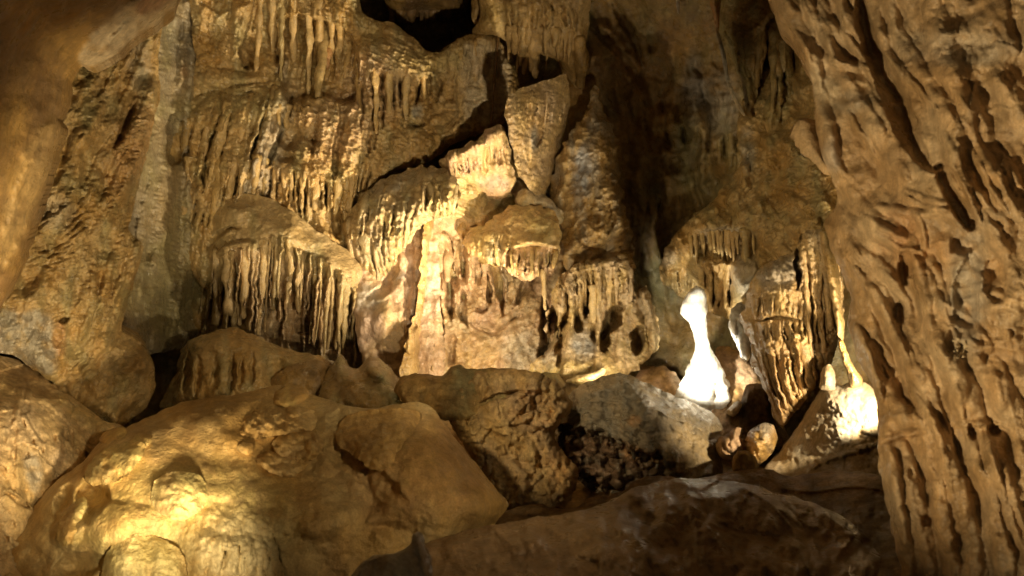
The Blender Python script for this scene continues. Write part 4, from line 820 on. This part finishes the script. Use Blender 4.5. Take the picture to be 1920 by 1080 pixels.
    for (p, w, h) in [([(1768, 880), (1785, 960), (1815, 1090)], [3, 6, 6], -44), ([(1790, 820), (1806, 870)], [5, 7], -60), ([(1868, 925), (1890, 1000), (1925, 1075)], [3, 5, 6], -46), ([(1895, 945), (1920, 1010)], [3, 5], -40), ([(1740, 740), (1780, 830)], [6, 7], -40), ([(1840, 830), (1850, 890)], [5, 5], -26)]: G(p, w, h)
    f.blob(1826, 812, 9, 18, -60, -10, .4).blob(1866, 806, 9, 14, -56, -20, .4).ridge([(1800, 800), (1850, 796), (1890, 802)], 6, 14)
    f.ripple(26, 9, 2.5, -15, f.bm(1760, 980, 160, 150))
    f.paint(GREY, f.bm(1815, 540, 34, 110), .6).paint(PALE, f.bm(1545, 160, 26, 50, -10), .6).paint(GREY, f.bm(1600, 190, 30, 20), .4).paint((.45, .38, .3), f.bm(1560, 290, 16, 30), .6).paint(GREY, f.bm(1800, 90, 110, 30), .35).paint(ORANGE, f.bm(1720, 470, 70, 40), .4).paint(RED, f.bm(1690, 420, 30, 40), .25)
    f.build('huge near brown flowstone curtain with folds filling the right side', 'flowstone')

    # ---- fluted flowstone, long stalactites
    f = Form('fluted_flowstone', [(1384, 600), (1398, 572), (1404, 540), (1420, 510), (1440, 492), (1470, 480), (1492, 470), (1502, 440), (1530, 428), (1562, 436), (1572, 480), (1580, 520), (1582, 580), (1572, 640), (1556, 690), (1536, 722), (1516, 745), (1492, 772), (1478, 792), (1466, 806), (1452, 784), (1440, 744), (1420, 704), (1406, 676), (1412, 650), (1400, 625)],
             [(1400, 600, 9.6), (1460, 560, 9.0), (1540, 520, 8.9), (1560, 440, 8.7), (1480, 700, 8.9), (1460, 790, 9.2), (1560, 640, 9.0)], edge=(22, 30), wob=(4, 14), seed=231, col=((.46, .31, .15), TAN, OCHRE), cscale=45)
    f.rough((40, 7), (16, 3), (7, 1.2))
    f.ridge([(1503, 440), (1492, 490), (1498, 530), (1490, 548)], [4, 5, 6, 3], -60).blob(1450, 510, 40, 24, 16)
    f.shelf([(1405, 560), (1450, 545), (1500, 545)], 12, 40, drip=8, spacing=9)
    f.fringe([(1412, 555), (1450, 545), (1500, 548)], [(1412, 600), (1450, 590), (1502, 592)], 13, 5, 9, slot=12, parts=3, name='drip', taper=.7)
    f.shelf([(1412, 600), (1460, 592), (1506, 596)], 8, 30, drip=6, spacing=9).ridge([(1420, 600), (1460, 597), (1504, 600)], [3, 4, 3], -30)
    f.fringe([(1420, 605), (1504, 603)], [(1422, 645), (1506, 640)], 12, 5, 11, slot=18, parts=2, name='drip', taper=.6).blob(1438, 648, 22, 20, 18).blob(1500, 640, 22, 22, 22)
    f.fringe([(1404, 650), (1430, 640), (1470, 645), (1520, 645)], [(1462, 800), (1478, 780), (1496, 765), (1530, 725)], 12, 7.5, 18, slot=30, parts=2, lens=(.8, 1), taper=.75, name='flute', off=1.0)
    f.fringe([(1508, 470), (1535, 440), (1560, 445)], [(1520, 680), (1548, 660), (1574, 600)], 10, 8, 16, slot=22, parts=2, lens=(.65, 1), taper=.5, name='flute', off=1.0)
    f.popcorn(9, 5, f.bm(1535, 450, 30, 22)).paint(PALE, f.bm(1535, 450, 26, 20), .6).paint(SLATE, f.pm([(1415, 520), (1440, 490), (1495, 478), (1495, 525), (1440, 545)], 8), .6).paint(ORANGE, f.bm(1470, 720, 60, 70), .35)
    f.popcorn(9, 3).flow(10, 60, 8, 7)
    f.build('warm orange fluted flowstone column with stacked drip tiers', 'flowstone')
    g = Form('long_stalactite', [(1538, 436), (1562, 430), (1572, 500), (1578, 560), (1584, 610), (1580, 642), (1574, 640), (1566, 600), (1556, 540), (1544, 480)], [(1550, 440, 8.6), (1578, 640, 8.4)], edge=(12, 26), wob=(1.5, 12), seed=241, col=(TAN, OCHRE, BROWN))
    g.rough((20, 3), (8, 1)).build('long tapering tan stalactite pointing down at the lit mound', 'stalactite')
    g = Form('slanted_stalagmite', [(1572, 640), (1581, 638), (1592, 670), (1606, 694), (1618, 712), (1612, 726), (1596, 726), (1592, 705), (1582, 676)], [(1590, 690, 8.3)], edge=(9, 20), wob=(1.5, 10), seed=242, col=(TAN, OCHRE, BROWN))
    g.rough((14, 2), (7, 1)).build('thin slanted tan dripstone rising from the lit mound', 'stalagmite')
    g = Form('stub_stalagmite', [(1538, 730), (1540, 700), (1546, 686), (1556, 684), (1564, 696), (1566, 730)], 8.5, edge=(14, 26), wob=(1.5, 8), seed=243, col=(OCHRE, GREY, BROWN))
    g.rough((10, 2)).build('short grey stump on the crest of the lit mound', 'stalagmite')

    f = Form('calcite_tongue', [(1366, 606), (1372, 580), (1388, 566), (1402, 580), (1410, 625), (1412, 655), (1400, 680), (1390, 668), (1380, 645), (1370, 625)], [(1390, 600, 10.0), (1400, 670, 9.9)], edge=(16, 30), wob=(2, 9), seed=251, col=(WHITE, PALE, WHITE), mat='wet_calcite')
    f.rough((16, 4), (7, 1.6)).ridge([(1382, 600), (1384, 640), (1380, 655)], [3, 5, 3], -8).paint(GREY, f.bm(1385, 585, 20, 22), .8).paint(SLATE, f.bm(1386, 622, 6, 20, -10), .7)
    f.build('small hanging tongue of white calcite right of the stalagmite', 'calcite')

    f = Form('rear_ledge', [(1340, 660), (1370, 650), (1400, 672), (1425, 700), (1445, 745), (1470, 800), (1470, 840), (1300, 840), (1240, 760), (1190, 730), (1200, 690), (1250, 690), (1300, 730)], [(1380, 700, 10.8), (1440, 780, 10.2), (1240, 720, 11.4), (1340, 800, 10.2)], edge=(14, 26), wob=(4, 12), seed=255, col=(PINK, BROWN, OCHRE), mat='dry_limestone', cscale=40)
    f.rough((36, 8), (14, 3)).popcorn(12, 5, f.bm(1275, 715, 24, 30)).ridge([(1352, 665), (1356, 700)], 6, 10).paint(PALE, f.bm(1280, 712, 18, 26), .7)
    f.build('pinkish rock ledge behind the foot of the white stalagmite', 'rock')
right_side()

def stalagmite():
    prof = [(538, 1308, 5), (541, 1308, 11), (548, 1306, 16), (560, 1304, 20), (575, 1301, 24), (588, 1301, 24), (598, 1305, 20), (606, 1309, 16.5), (620, 1312, 13.5), (640, 1316, 13), (655, 1319, 14.5), (664, 1320, 19), (676, 1321, 26), (690, 1322, 32), (706, 1322, 38), (725, 1321, 43), (748, 1320, 47), (775, 1320, 50), (800, 1320, 52)]
    d = 10.7; n = 40; V = []; F = []; C = []
    ys = np.array([p[0] for p in prof], float); yy = np.linspace(ys[0], ys[-1], 64)
    cx = np.interp(yy, ys, [p[1] for p in prof]); rr = np.interp(yy, ys, [p[2] for p in prof])
    for i, (y, x, r) in enumerate(zip(yy, cx, rr)):
        for k in range(n):
            a = 2 * math.pi * k / n
            w = 1 + .12 * float(fbm(np.array([math.cos(a) * 2 + 7]), np.array([y / 13 + math.sin(a)]), 4, 5)[0]) + .018 * math.sin(y / 4.5 + 1.5 * math.sin(a)) * float(sstep(545, 570, y)) + (.2 * math.sin(a * 8 + .02 * y) * sstep(690, 740, y)) + .05 * float(perlin(np.array([math.cos(a) * 3]), np.array([math.sin(a) * 3 + y / 9]), 9)[0])
            q = d + math.sin(a) * r * w * d / FPX
            V.append(tuple(P(x + math.cos(a) * r * w, y, d) + Vector((0, math.sin(a) * r * w * d / FPX, 0)))); q_ = float(np.clip(.35 + fbm(np.array([x * .02 + math.cos(a)]), np.array([y / 40]), 3, 66)[0], 0, 1)); C.append(tuple(np.array(WHITE) * (1 - q_ * .6) + np.array((.62, .50, .33)) * q_ * .6))
    for i in range(len(yy) - 1):
        for k in range(n): F.append((i * n + k, (i + 1) * n + k, (i + 1) * n + (k + 1) % n, i * n + (k + 1) % n))
    V.append(tuple(P(1303, 535, d))); C.append(PALE)
    org = np.array(P(1326, 800, d))
    me = bpy.data.meshes.new('white_stalagmite'); me.from_pydata((np.array(V) - org).tolist(), [], F + [((k + 1) % n, len(V) - 1, k) for k in range(n)])
    me.polygons.foreach_set('use_smooth', np.ones(len(me.polygons), bool))
    ca = me.color_attributes.new('tint', 'FLOAT_COLOR', 'POINT'); c4 = np.ones((len(V), 4), np.float32); c4[:, :3] = C; ca.data.foreach_set('color', c4.ravel())
    me.materials.append(MATS['wet_calcite']); me.update()
    o = bpy.data.objects.new('white_stalagmite', me); COL.objects.link(o); o.location = org
    o['label'] = 'glowing white stalagmite shaped like a chess pawn'; o['category'] = 'stalagmite'
stalagmite()
# ================================================================== the floor of the chamber: boulders and mounds
def floor_sheet():
    f = Form('cave_floor', [(-300, 880), (300, 830), (700, 790), (960, 770), (1200, 790), (1500, 820), (2200, 900), (2200, 1400), (-300, 1400)],
             [(0, 880, 9.5), (960, 780, 11.8), (1500, 830, 10.2), (1900, 900, 8), (960, 1300, 4.6), (0, 1300, 4.4), (1900, 1300, 4.2), (960, 1000, 8.0)], step=6, edge=(10, 0), seed=301, col=(BROWN, OCHRE, DARK), mat='dry_limestone')
    f.rough((120, 14), (40, 6)).build(kind='structure', skirt=0)
floor_sheet()

def boulders():
    f = Form('crest_rubble', [(740, 735), (752, 708), (780, 700), (830, 703), (846, 690), (862, 683), (880, 692), (940, 690), (1000, 696), (1040, 700), (1060, 720), (1040, 770), (900, 790), (790, 780)], [(760, 720, 9.4), (1040, 710, 9.5), (900, 780, 9.2)], edge=(16, 30), wob=(3, 14), seed=305, col=(OCHRE, OLIVE, BROWN), mat='dry_limestone')
    f.rough((40, 8), (16, 3)).build('low dark rubble bank along the foot of the lit wall', 'rubble', skirt=0.12)
    f = Form('pale_slab', [(1060, 716), (1080, 706), (1110, 698), (1130, 690), (1136, 698), (1120, 712), (1090, 722)], 10.5, edge=(8, 18), seed=306, wob=(2, 10), col=(PALE, YELLOW, TAN))
    f.rough((16, 3)).build('small bright yellow rock lit from behind at the boulder crest', 'rock')

    f = Form('furrowed_boulder', [(300, 765), (308, 740), (330, 700), (336, 670), (352, 640), (390, 624), (430, 614), (470, 624), (512, 645), (560, 658), (602, 668), (628, 690), (630, 730), (580, 765), (480, 785), (380, 785)], [(420, 680, 10.0), (320, 750, 10.2), (600, 690, 10.3), (430, 615, 10.5), (480, 780, 9.8)], edge=(44, 60), wob=(3, 18), seed=311, col=(OCHRE, TAN, OLIVE), cscale=60)
    f.rough((60, 10), (24, 4), (10, 1.6))
    for (x0, y0, x1, y1) in [(355, 660, 342, 735), (372, 665, 368, 740), (400, 670, 398, 735), (432, 660, 428, 740), (452, 670, 445, 725), (475, 665, 470, 720)]: f.ridge([(x0, y0), ((x0 + x1) / 2 + 3, (y0 + y1) / 2), (x1, y1)], [5, 8, 6], -22)
    f.blob(520, 700, 30, 30, -20).blob(560, 680, 40, 22, 20).blob(400, 640, 60, 22, 10)
    f.build('furrowed ochre boulder below the organ-pipe dome', 'boulder')

    f = Form('stepped_mound', [(596, 740), (612, 700), (626, 680), (640, 664), (652, 686), (672, 690), (690, 670), (710, 671), (732, 690), (746, 708), (770, 722), (792, 745), (786, 775), (740, 800), (640, 800), (596, 775)], [(690, 730, 9.6), (640, 670, 10.0), (780, 750, 9.5), (620, 780, 9.3)], edge=(28, 50), wob=(2.5, 14), seed=321, col=(OCHRE, OLIVE, BROWN), cscale=60)
    f.rough((40, 7), (16, 2.4), (8, 1)).blob(705, 690, 26, 18, 22).blob(690, 740, 55, 26, 20).ridge([(615, 770), (690, 778), (770, 745)], [5, 6, 4], -16).blob(640, 690, 20, 24, 10)
    f.build('rounded ochre mound with two humps on its crest', 'mound')
    f = Form('shadowed_rock', [(520, 700), (560, 680), (600, 676), (622, 700), (620, 760), (540, 770), (500, 740)], [(570, 720, 9.9)], edge=(30, 50), wob=(3, 14), seed=325, col=(BROWN, OCHRE, DARK))  # its shade is put into the dark brown colours
    f.rough((36, 7), (14, 2.4)).build('dark shadowed rock between the furrowed boulder and the stepped mound', 'rock')

    f = Form('popcorn_slab', [(832, 748), (846, 716), (880, 698), (930, 692), (1000, 698), (1040, 712), (1060, 735), (1074, 764), (1052, 792), (1040, 820), (1060, 852), (1086, 880), (1082, 912), (1056, 952), (1030, 964), (990, 948), (958, 960), (930, 940), (895, 880), (866, 832), (848, 800), (836, 772)],
             [(850, 740, 9.5), (1000, 740, 9.0), (900, 850, 9.0), (1040, 900, 8.6), (1000, 950, 8.3), (1060, 770, 9.1)], edge=(26, 50), wob=(4, 14), seed=331, col=((.39, .27, .14), TAN, OCHRE), mat='dry_limestone', cscale=50, hs=1.5)
    f.rough((60, 18), (24, 8), (10, 3.4)).facet(44, 12).facet(22, 5, 1.0, 4)
    f.popcorn(15, 18, f.pm([(985, 720), (1040, 705), (1075, 760), (1045, 800), (1000, 800), (960, 770)], 10)).popcorn(11, 14, f.pm([(840, 730), (870, 730), (885, 800), (960, 940), (930, 940), (860, 830)], 8)).popcorn(13, 8, f.pm([(930, 800), (1060, 820), (1080, 900), (1020, 960), (930, 880)], 20))
    f.add(f.pm([(895, 770), (930, 746), (985, 736), (1000, 760), (990, 790), (930, 800), (905, 800)], 3, 3), 16).ridge([(890, 768), (930, 742), (985, 732)], [4, 6, 4], -34).ridge([(885, 720), (878, 760)], [7, 9], -20).ridge([(905, 710), (900, 750)], 8, 12)
    f.ridge([(900, 810), (950, 830), (1000, 900)], [8, 10, 8], -10).ridge([(1000, 830), (985, 900), (970, 940)], [12, 14, 10], 12)
    f.paint(ORANGE, f.bm(1070, 870, 40, 40), .5).paint(PINK, f.bm(1010, 770, 60, 40), .35)
    f.build('tilted tan rock slab crusted with cave popcorn', 'boulder', skirt=0.12)

    f = Form('grey_boulder', [(1042, 800), (1046, 770), (1064, 742), (1090, 722), (1122, 708), (1160, 700), (1202, 712), (1250, 736), (1302, 756), (1340, 776), (1353, 800), (1352, 850), (1352, 900), (1300, 925), (1240, 930), (1180, 930), (1120, 920), (1082, 900), (1055, 860), (1036, 825)],
             [(1100, 740, 9.3), (1200, 780, 8.9), (1330, 800, 9.4), (1320, 900, 8.7), (1160, 900, 8.7), (1050, 820, 9.5)], edge=(44, 66), wob=(3, 18), seed=341, col=((.23, .195, .135), (.31, .24, .145), (.19, .175, .14)), cscale=45)
    f.rough((80, 20), (34, 10), (14, 4), (8, 1.6)).flow(30, 120, -70, 14).ripple(60, 18, 9, 22, f.bm(1200, 770, 150, 70), sharp=3)
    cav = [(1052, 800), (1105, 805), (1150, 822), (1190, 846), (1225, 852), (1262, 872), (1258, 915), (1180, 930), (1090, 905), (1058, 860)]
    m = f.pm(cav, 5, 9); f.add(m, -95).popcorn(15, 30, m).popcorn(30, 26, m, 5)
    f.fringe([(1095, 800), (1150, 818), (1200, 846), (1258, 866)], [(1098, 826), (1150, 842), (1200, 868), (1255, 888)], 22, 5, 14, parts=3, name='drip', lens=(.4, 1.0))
    f.paint((.20, .11, .055), m, .8).paint(ORANGE, f.bm(1190, 850, 50, 14, 22), .6).paint(TAN, f.bm(1290, 850, 60, 50), .55).paint(ORANGE, f.bm(1190, 790, 12, 10), .6)  # reddish crust, darkened so the hollow's shade sits in its colour
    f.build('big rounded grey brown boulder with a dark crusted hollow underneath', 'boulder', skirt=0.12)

    f = Form('rounded_stone', [(1400, 862), (1396, 830), (1408, 806), (1432, 793), (1450, 798), (1458, 818), (1450, 846), (1432, 866), (1412, 874)], 8.8, edge=(26, 50), wob=(1.5, 12), seed=351, col=(OCHRE, BROWN, GREY))
    f.rough((24, 9), (12, 4), (7, 1.4)).facet(18, 5).popcorn(10, 5, f.bm(1406, 832, 14, 30)).build('rounded tan stone leaning beside the lit mound', 'stone')
    f = Form('knuckle_stone', [(1342, 838), (1350, 820), (1366, 812), (1378, 800), (1390, 804), (1388, 820), (1400, 832), (1398, 856), (1370, 866), (1350, 856)], 9.0, edge=(14, 30), wob=(2.5, 9), seed=352, col=(BROWN, PINK, DARK), mat='dry_limestone')
    f.rough((16, 4), (8, 1.5)).popcorn(12, 6).build('knobbly brown stone between the grey boulder and the rounded stone', 'stone')
    f = Form('scalloped_chip', [(1374, 886), (1374, 862), (1384, 846), (1402, 846), (1416, 856), (1422, 872), (1416, 888), (1396, 892)], 8.2, edge=(8, 22), wob=(2, 7), seed=353, col=(OCHRE, TAN, BROWN), mat='dry_limestone')
    f.rough((14, 3), (7, 1)).build('small scalloped rock chip standing on the dark ledge', 'stone')
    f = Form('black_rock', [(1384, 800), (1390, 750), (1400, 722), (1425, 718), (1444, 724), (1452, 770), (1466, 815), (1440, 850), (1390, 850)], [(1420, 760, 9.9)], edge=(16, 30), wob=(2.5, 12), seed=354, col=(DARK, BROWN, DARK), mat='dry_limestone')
    f.rough((26, 5), (10, 2)).build('black rock left of the fluted column', 'rock')
    f = Form('pale_pebble', [(1362, 775), (1370, 762), (1384, 752), (1392, 758), (1386, 772), (1374, 782)], 9.7, edge=(9, 16), wob=(1.5, 8), seed=356, col=(PALE, TAN, GREY))
    f.rough((9, 2)).build('small pale stone at the foot of the black rock', 'stone')

    f = Form('glaring_mound', [(1424, 900), (1436, 876), (1462, 846), (1496, 800), (1528, 748), (1544, 726), (1580, 722), (1602, 714), (1628, 722), (1670, 760), (1700, 860), (1690, 930), (1500, 930)],
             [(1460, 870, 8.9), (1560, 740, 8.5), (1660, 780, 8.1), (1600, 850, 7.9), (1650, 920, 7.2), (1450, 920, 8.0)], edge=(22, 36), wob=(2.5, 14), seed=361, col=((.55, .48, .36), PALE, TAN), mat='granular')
    f.rough((60, 8), (20, 3), (8, 1.6)).ridge([(1520, 880), (1580, 850), (1660, 820)], [4, 6, 6], 9).popcorn(9, 3).popcorn(12, 6, f.bm(1580, 722, 50, 10)).blob(1628, 806, 10, 7, 10)
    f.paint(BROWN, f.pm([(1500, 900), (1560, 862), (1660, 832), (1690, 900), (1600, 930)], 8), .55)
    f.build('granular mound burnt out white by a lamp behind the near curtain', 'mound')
boulders()

def mounds():
    f = Form('great_mound', [(-80, 1330), (-10, 1085), (18, 1008), (60, 952), (108, 900), (160, 862), (188, 826), (232, 804), (300, 772), (350, 752), (440, 738), (490, 728), (520, 722), (560, 728), (600, 745), (680, 765), (755, 758), (790, 752), (815, 770), (862, 832), (902, 882), (936, 925), (955, 948), (920, 990), (880, 1040), (870, 1330)],
             [(550, 745, 7.6), (780, 770, 7.5), (930, 940, 7.1), (500, 900, 6.7), (250, 900, 6.6), (300, 1080, 6.3), (700, 1080, 6.35), (60, 1000, 6.7), (200, 835, 7.1), (860, 985, 6.8), (700, 860, 6.9), (420, 800, 7.2), (150, 1080, 6.4), (300, 1340, 6.1), (750, 1340, 6.1)],
             step=2.5, edge=(50, 60), wob=(3, 30), seed=371, col=(OCHRE, (.40, .29, .13), BROWN), mat='mound_flowstone', cscale=140, hs=1.15, bpw=1.0)
    f.rough((150, 26), (60, 7), (24, 2.2), (9, .9))
    B = f.blob
    B(222, 985, 100, 44, 44, -8); B(125, 990, 34, 40, 40, 30, .9); B(176, 932, 34, 34, -60, 20, 1.0); B(150, 1062, 52, 30, -60, -20, 1.0); B(120, 940, 14, 30, -30, 30)
    B(815, 885, 140, 130, 80, 30, 1.0); f.ridge([(600, 800), (640, 850), (700, 900), (760, 940)], [18, 26, 28, 16], -18)
    B(520, 940, 180, 70, 34, 10, 1.0); B(440, 1040, 120, 100, 46, 0, 1.0); B(715, 1010, 26, 20, 12); B(660, 1000, 120, 60, 20, 0, 1.0); B(640, 790, 40, 20, -20)
    f.fringe([(385, 965), (430, 972), (500, 985)], [(350, 1100), (430, 1100), (540, 1090)], 17, 8, 9, slot=11, lens=(.5, 1), taper=.8, parts=0).popcorn(13, 4, f.bm(430, 1010, 100, 60)).ripple(10, 22, 2.5, 0, f.bm(430, 1020, 130, 80)).ripple(16, 7, 3, -12, f.bm(265, 1060, 80, 50))
    f.paint((.43, .33, .115), f.bm(330, 980, 200, 110), .6).paint((.58, .48, .26), f.bm(440, 1030, 80, 60), .6).paint((.52, .43, .19), f.bm(265, 1060, 80, 60), .6).paint(ORANGE, f.bm(780, 880, 150, 90), .35)  # paler yellows at lower left put the pool of light into the colour
    mound = f.build('great smooth ochre flowstone mound rising across the left foreground', 'mound')
    def lump(name, poly, off, seed, edge, col, pop=0, rough=4, h=()):
        cx = sum(p[0] for p in poly) / len(poly); cy = sum(p[1] for p in poly) / len(poly)
        dp = []
        for (x, y) in poly + [(cx, cy)]: dp.append((cx + (x - cx) * .8, cy + (y - cy) * .8, f.depth_at(cx + (x - cx) * .8, cy + (y - cy) * .8)[0] - off))
        A = np.c_[np.ones(len(dp)), [(q[0], q[1]) for q in dp]]; k, *_ = np.linalg.lstsq(A, np.array([q[2] for q in dp]), rcond=None)
        g = Form(name, poly, [(x, y, k[0] + k[1] * x + k[2] * y) for (x, y) in ((cx - 50, cy - 40), (cx + 50, cy - 40), (cx, cy + 40))], step=2, edge=edge, wob=(3, 14), seed=seed, col=col, mat='mound_flowstone')
        g.rough((60, rough * 2), (22, rough), (9, rough * .3))
        if pop: g.popcorn(15, pop).rough((14, pop * .6))
        for q in h: g.blob(*q)
        g.build(parent=mound, skirt=.35); return g
    YL = (.47, .37, .14)
    lump('knoll', [(188, 1090), (196, 1040), (222, 1012), (262, 1002), (306, 1010), (338, 1034), (352, 1075), (356, 1130), (190, 1130)], .24, 411, (60, 60), (YL, (.52, .42, .18), OCHRE), 0, 5)
    lump('bump', [(284, 930), (290, 904), (312, 888), (345, 884), (376, 892), (392, 915), (386, 945), (366, 965), (338, 976), (308, 968), (288, 952)], .17, 412, (40, 34), (YL, TAN, OLIVE), 0, 5, [(330, 958, 30, 12, 8)])
    lump('leaf_lump', [(158, 900), (166, 872), (186, 846), (220, 832), (262, 828), (276, 836), (262, 862), (240, 890), (205, 908), (176, 910)], .17, 413, (30, 26), (OCHRE, YL, OLIVE), 0, 5)
    lump('small_lump', [(186, 822), (200, 806), (226, 800), (240, 808), (226, 822), (200, 834)], .09, 414, (14, 14), (OCHRE, YL, BROWN), 0, 3)
    lump('small_lump', [(238, 838), (246, 820), (268, 812), (288, 818), (276, 836), (254, 846)], .09, 415, (14, 14), (OCHRE, YL, BROWN), 0, 3)
    lump('ridge_lump', [(106, 1010), (112, 975), (132, 945), (156, 932), (166, 946), (152, 976), (136, 1010), (120, 1026)], .12, 416, (20, 20), (OCHRE, YL, BROWN), 0, 4)
    lump('knob', [(440, 806), (462, 778), (510, 764), (560, 762), (598, 776), (600, 800), (570, 812), (520, 816), (470, 826), (448, 824)], .10, 417, (20, 24), (OCHRE, TAN, BROWN), 6, 6)
    lump('knob', [(508, 838), (530, 812), (572, 806), (602, 818), (606, 842), (586, 862), (556, 868), (524, 862)], .13, 418, (20, 24), (OCHRE, TAN, BROWN), 7, 6)
    lump('knob', [(478, 862), (500, 846), (540, 850), (580, 862), (566, 884), (540, 896), (505, 886)], .10, 419, (18, 20), (OCHRE, TAN, BROWN), 5, 5)
    lump('knob', [(442, 842), (452, 828), (470, 830), (476, 844), (460, 854)], .08, 420, (10, 12), (OCHRE, TAN, BROWN), 0, 3)
    lump('knob', [(512, 752), (520, 732), (545, 722), (572, 726), (580, 742), (560, 756), (530, 764)], .10, 421, (16, 20), (OCHRE, YL, BROWN), 0, 4)
    lump('teardrop_lobe', [(628, 815), (645, 784), (690, 768), (742, 764), (782, 770), (788, 796), (770, 832), (742, 866), (712, 884), (690, 876), (660, 852), (638, 838)], .22, 422, (60, 44), (OCHRE, (.45, .28, .10), BROWN), 0, 6, [(700, 850, 40, 26, 10)])

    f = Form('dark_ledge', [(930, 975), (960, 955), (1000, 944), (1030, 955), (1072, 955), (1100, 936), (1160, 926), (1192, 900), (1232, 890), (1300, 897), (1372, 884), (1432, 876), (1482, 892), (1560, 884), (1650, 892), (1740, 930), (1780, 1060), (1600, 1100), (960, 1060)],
             [(960, 960, 8.0), (1230, 895, 8.2), (1450, 885, 7.9), (1650, 900, 7.0), (1300, 1000, 6.8), (1700, 1000, 6.0), (1000, 1040, 7.0)], edge=(14, 26), wob=(4, 18), seed=381, col=(BROWN, (.17, .10, .045), DARK), cscale=60, mat='dry_limestone')  # colours darkened to keep the ledge in shade beside the mound lamp
    f.rough((60, 9), (24, 4), (10, 1.4)).shelf([(1440, 915), (1520, 925), (1600, 915), (1680, 925)], 14, 30, lip=8).ripple(40, 12, 6, 28, f.bm(1400, 905, 90, 24), sharp=3).blob(980, 955, 40, 12, 10).blob(1230, 905, 30, 14, 14).paint(PALE, f.bm(975, 955, 40, 8), .5)
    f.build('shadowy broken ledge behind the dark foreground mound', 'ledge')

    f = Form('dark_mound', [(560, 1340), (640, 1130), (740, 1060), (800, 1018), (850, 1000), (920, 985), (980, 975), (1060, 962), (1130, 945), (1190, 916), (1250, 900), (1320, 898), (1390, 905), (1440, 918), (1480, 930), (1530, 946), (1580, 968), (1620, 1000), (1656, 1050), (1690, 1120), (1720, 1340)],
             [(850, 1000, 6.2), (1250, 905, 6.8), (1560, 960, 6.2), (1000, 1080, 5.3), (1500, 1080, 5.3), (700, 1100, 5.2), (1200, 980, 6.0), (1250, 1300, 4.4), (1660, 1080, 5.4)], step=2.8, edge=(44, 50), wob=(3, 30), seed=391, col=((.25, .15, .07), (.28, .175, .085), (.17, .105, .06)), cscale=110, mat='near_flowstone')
    f.rough((170, 40), (70, 22), (28, 8), (11, 2.4)).flow(50, 200, 50, 16, f.bm(1430, 980, 260, 110)).facet(70, 12).ripple(70, 20, 10, 34, f.bm(1430, 960, 180, 60), sharp=3)
    for (p, w, h) in [([(1380, 905), (1460, 945), (1500, 985)], [6, 9, 7], 12), ([(1440, 918), (1530, 955), (1590, 1000)], [6, 9, 8], 12), ([(1270, 900), (1290, 940), (1250, 1000)], [10, 14, 10], 10), ([(1230, 1030), (1300, 1010), (1350, 1030)], [10, 14, 10], -12), ([(1190, 1000), (1240, 1040)], [8, 10], -10)]: f.ridge(p, w, h)
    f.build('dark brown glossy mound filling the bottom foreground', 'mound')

    f = Form('horned_rock', [(648, 1110), (668, 1066), (700, 1042), (742, 1036), (768, 1022), (774, 1002), (784, 996), (794, 1006), (798, 1026), (808, 1042), (812, 1090), (830, 1340), (600, 1340)], [(730, 1060, 3.9), (785, 1010, 4.1), (720, 1300, 3.3)], edge=(16, 26), wob=(2, 14), seed=401, col=((.34, .27, .2), GREY, BROWN), mat='near_flowstone')
    f.rough((60, 8), (22, 3), (9, 1)).ridge([(786, 1010), (796, 1050), (800, 1080)], [8, 9, 8], 10).ridge([(670, 1064), (710, 1042), (745, 1036)], 5, 8).build('grey brown rock with a small horn at the bottom edge', 'rock')
mounds()
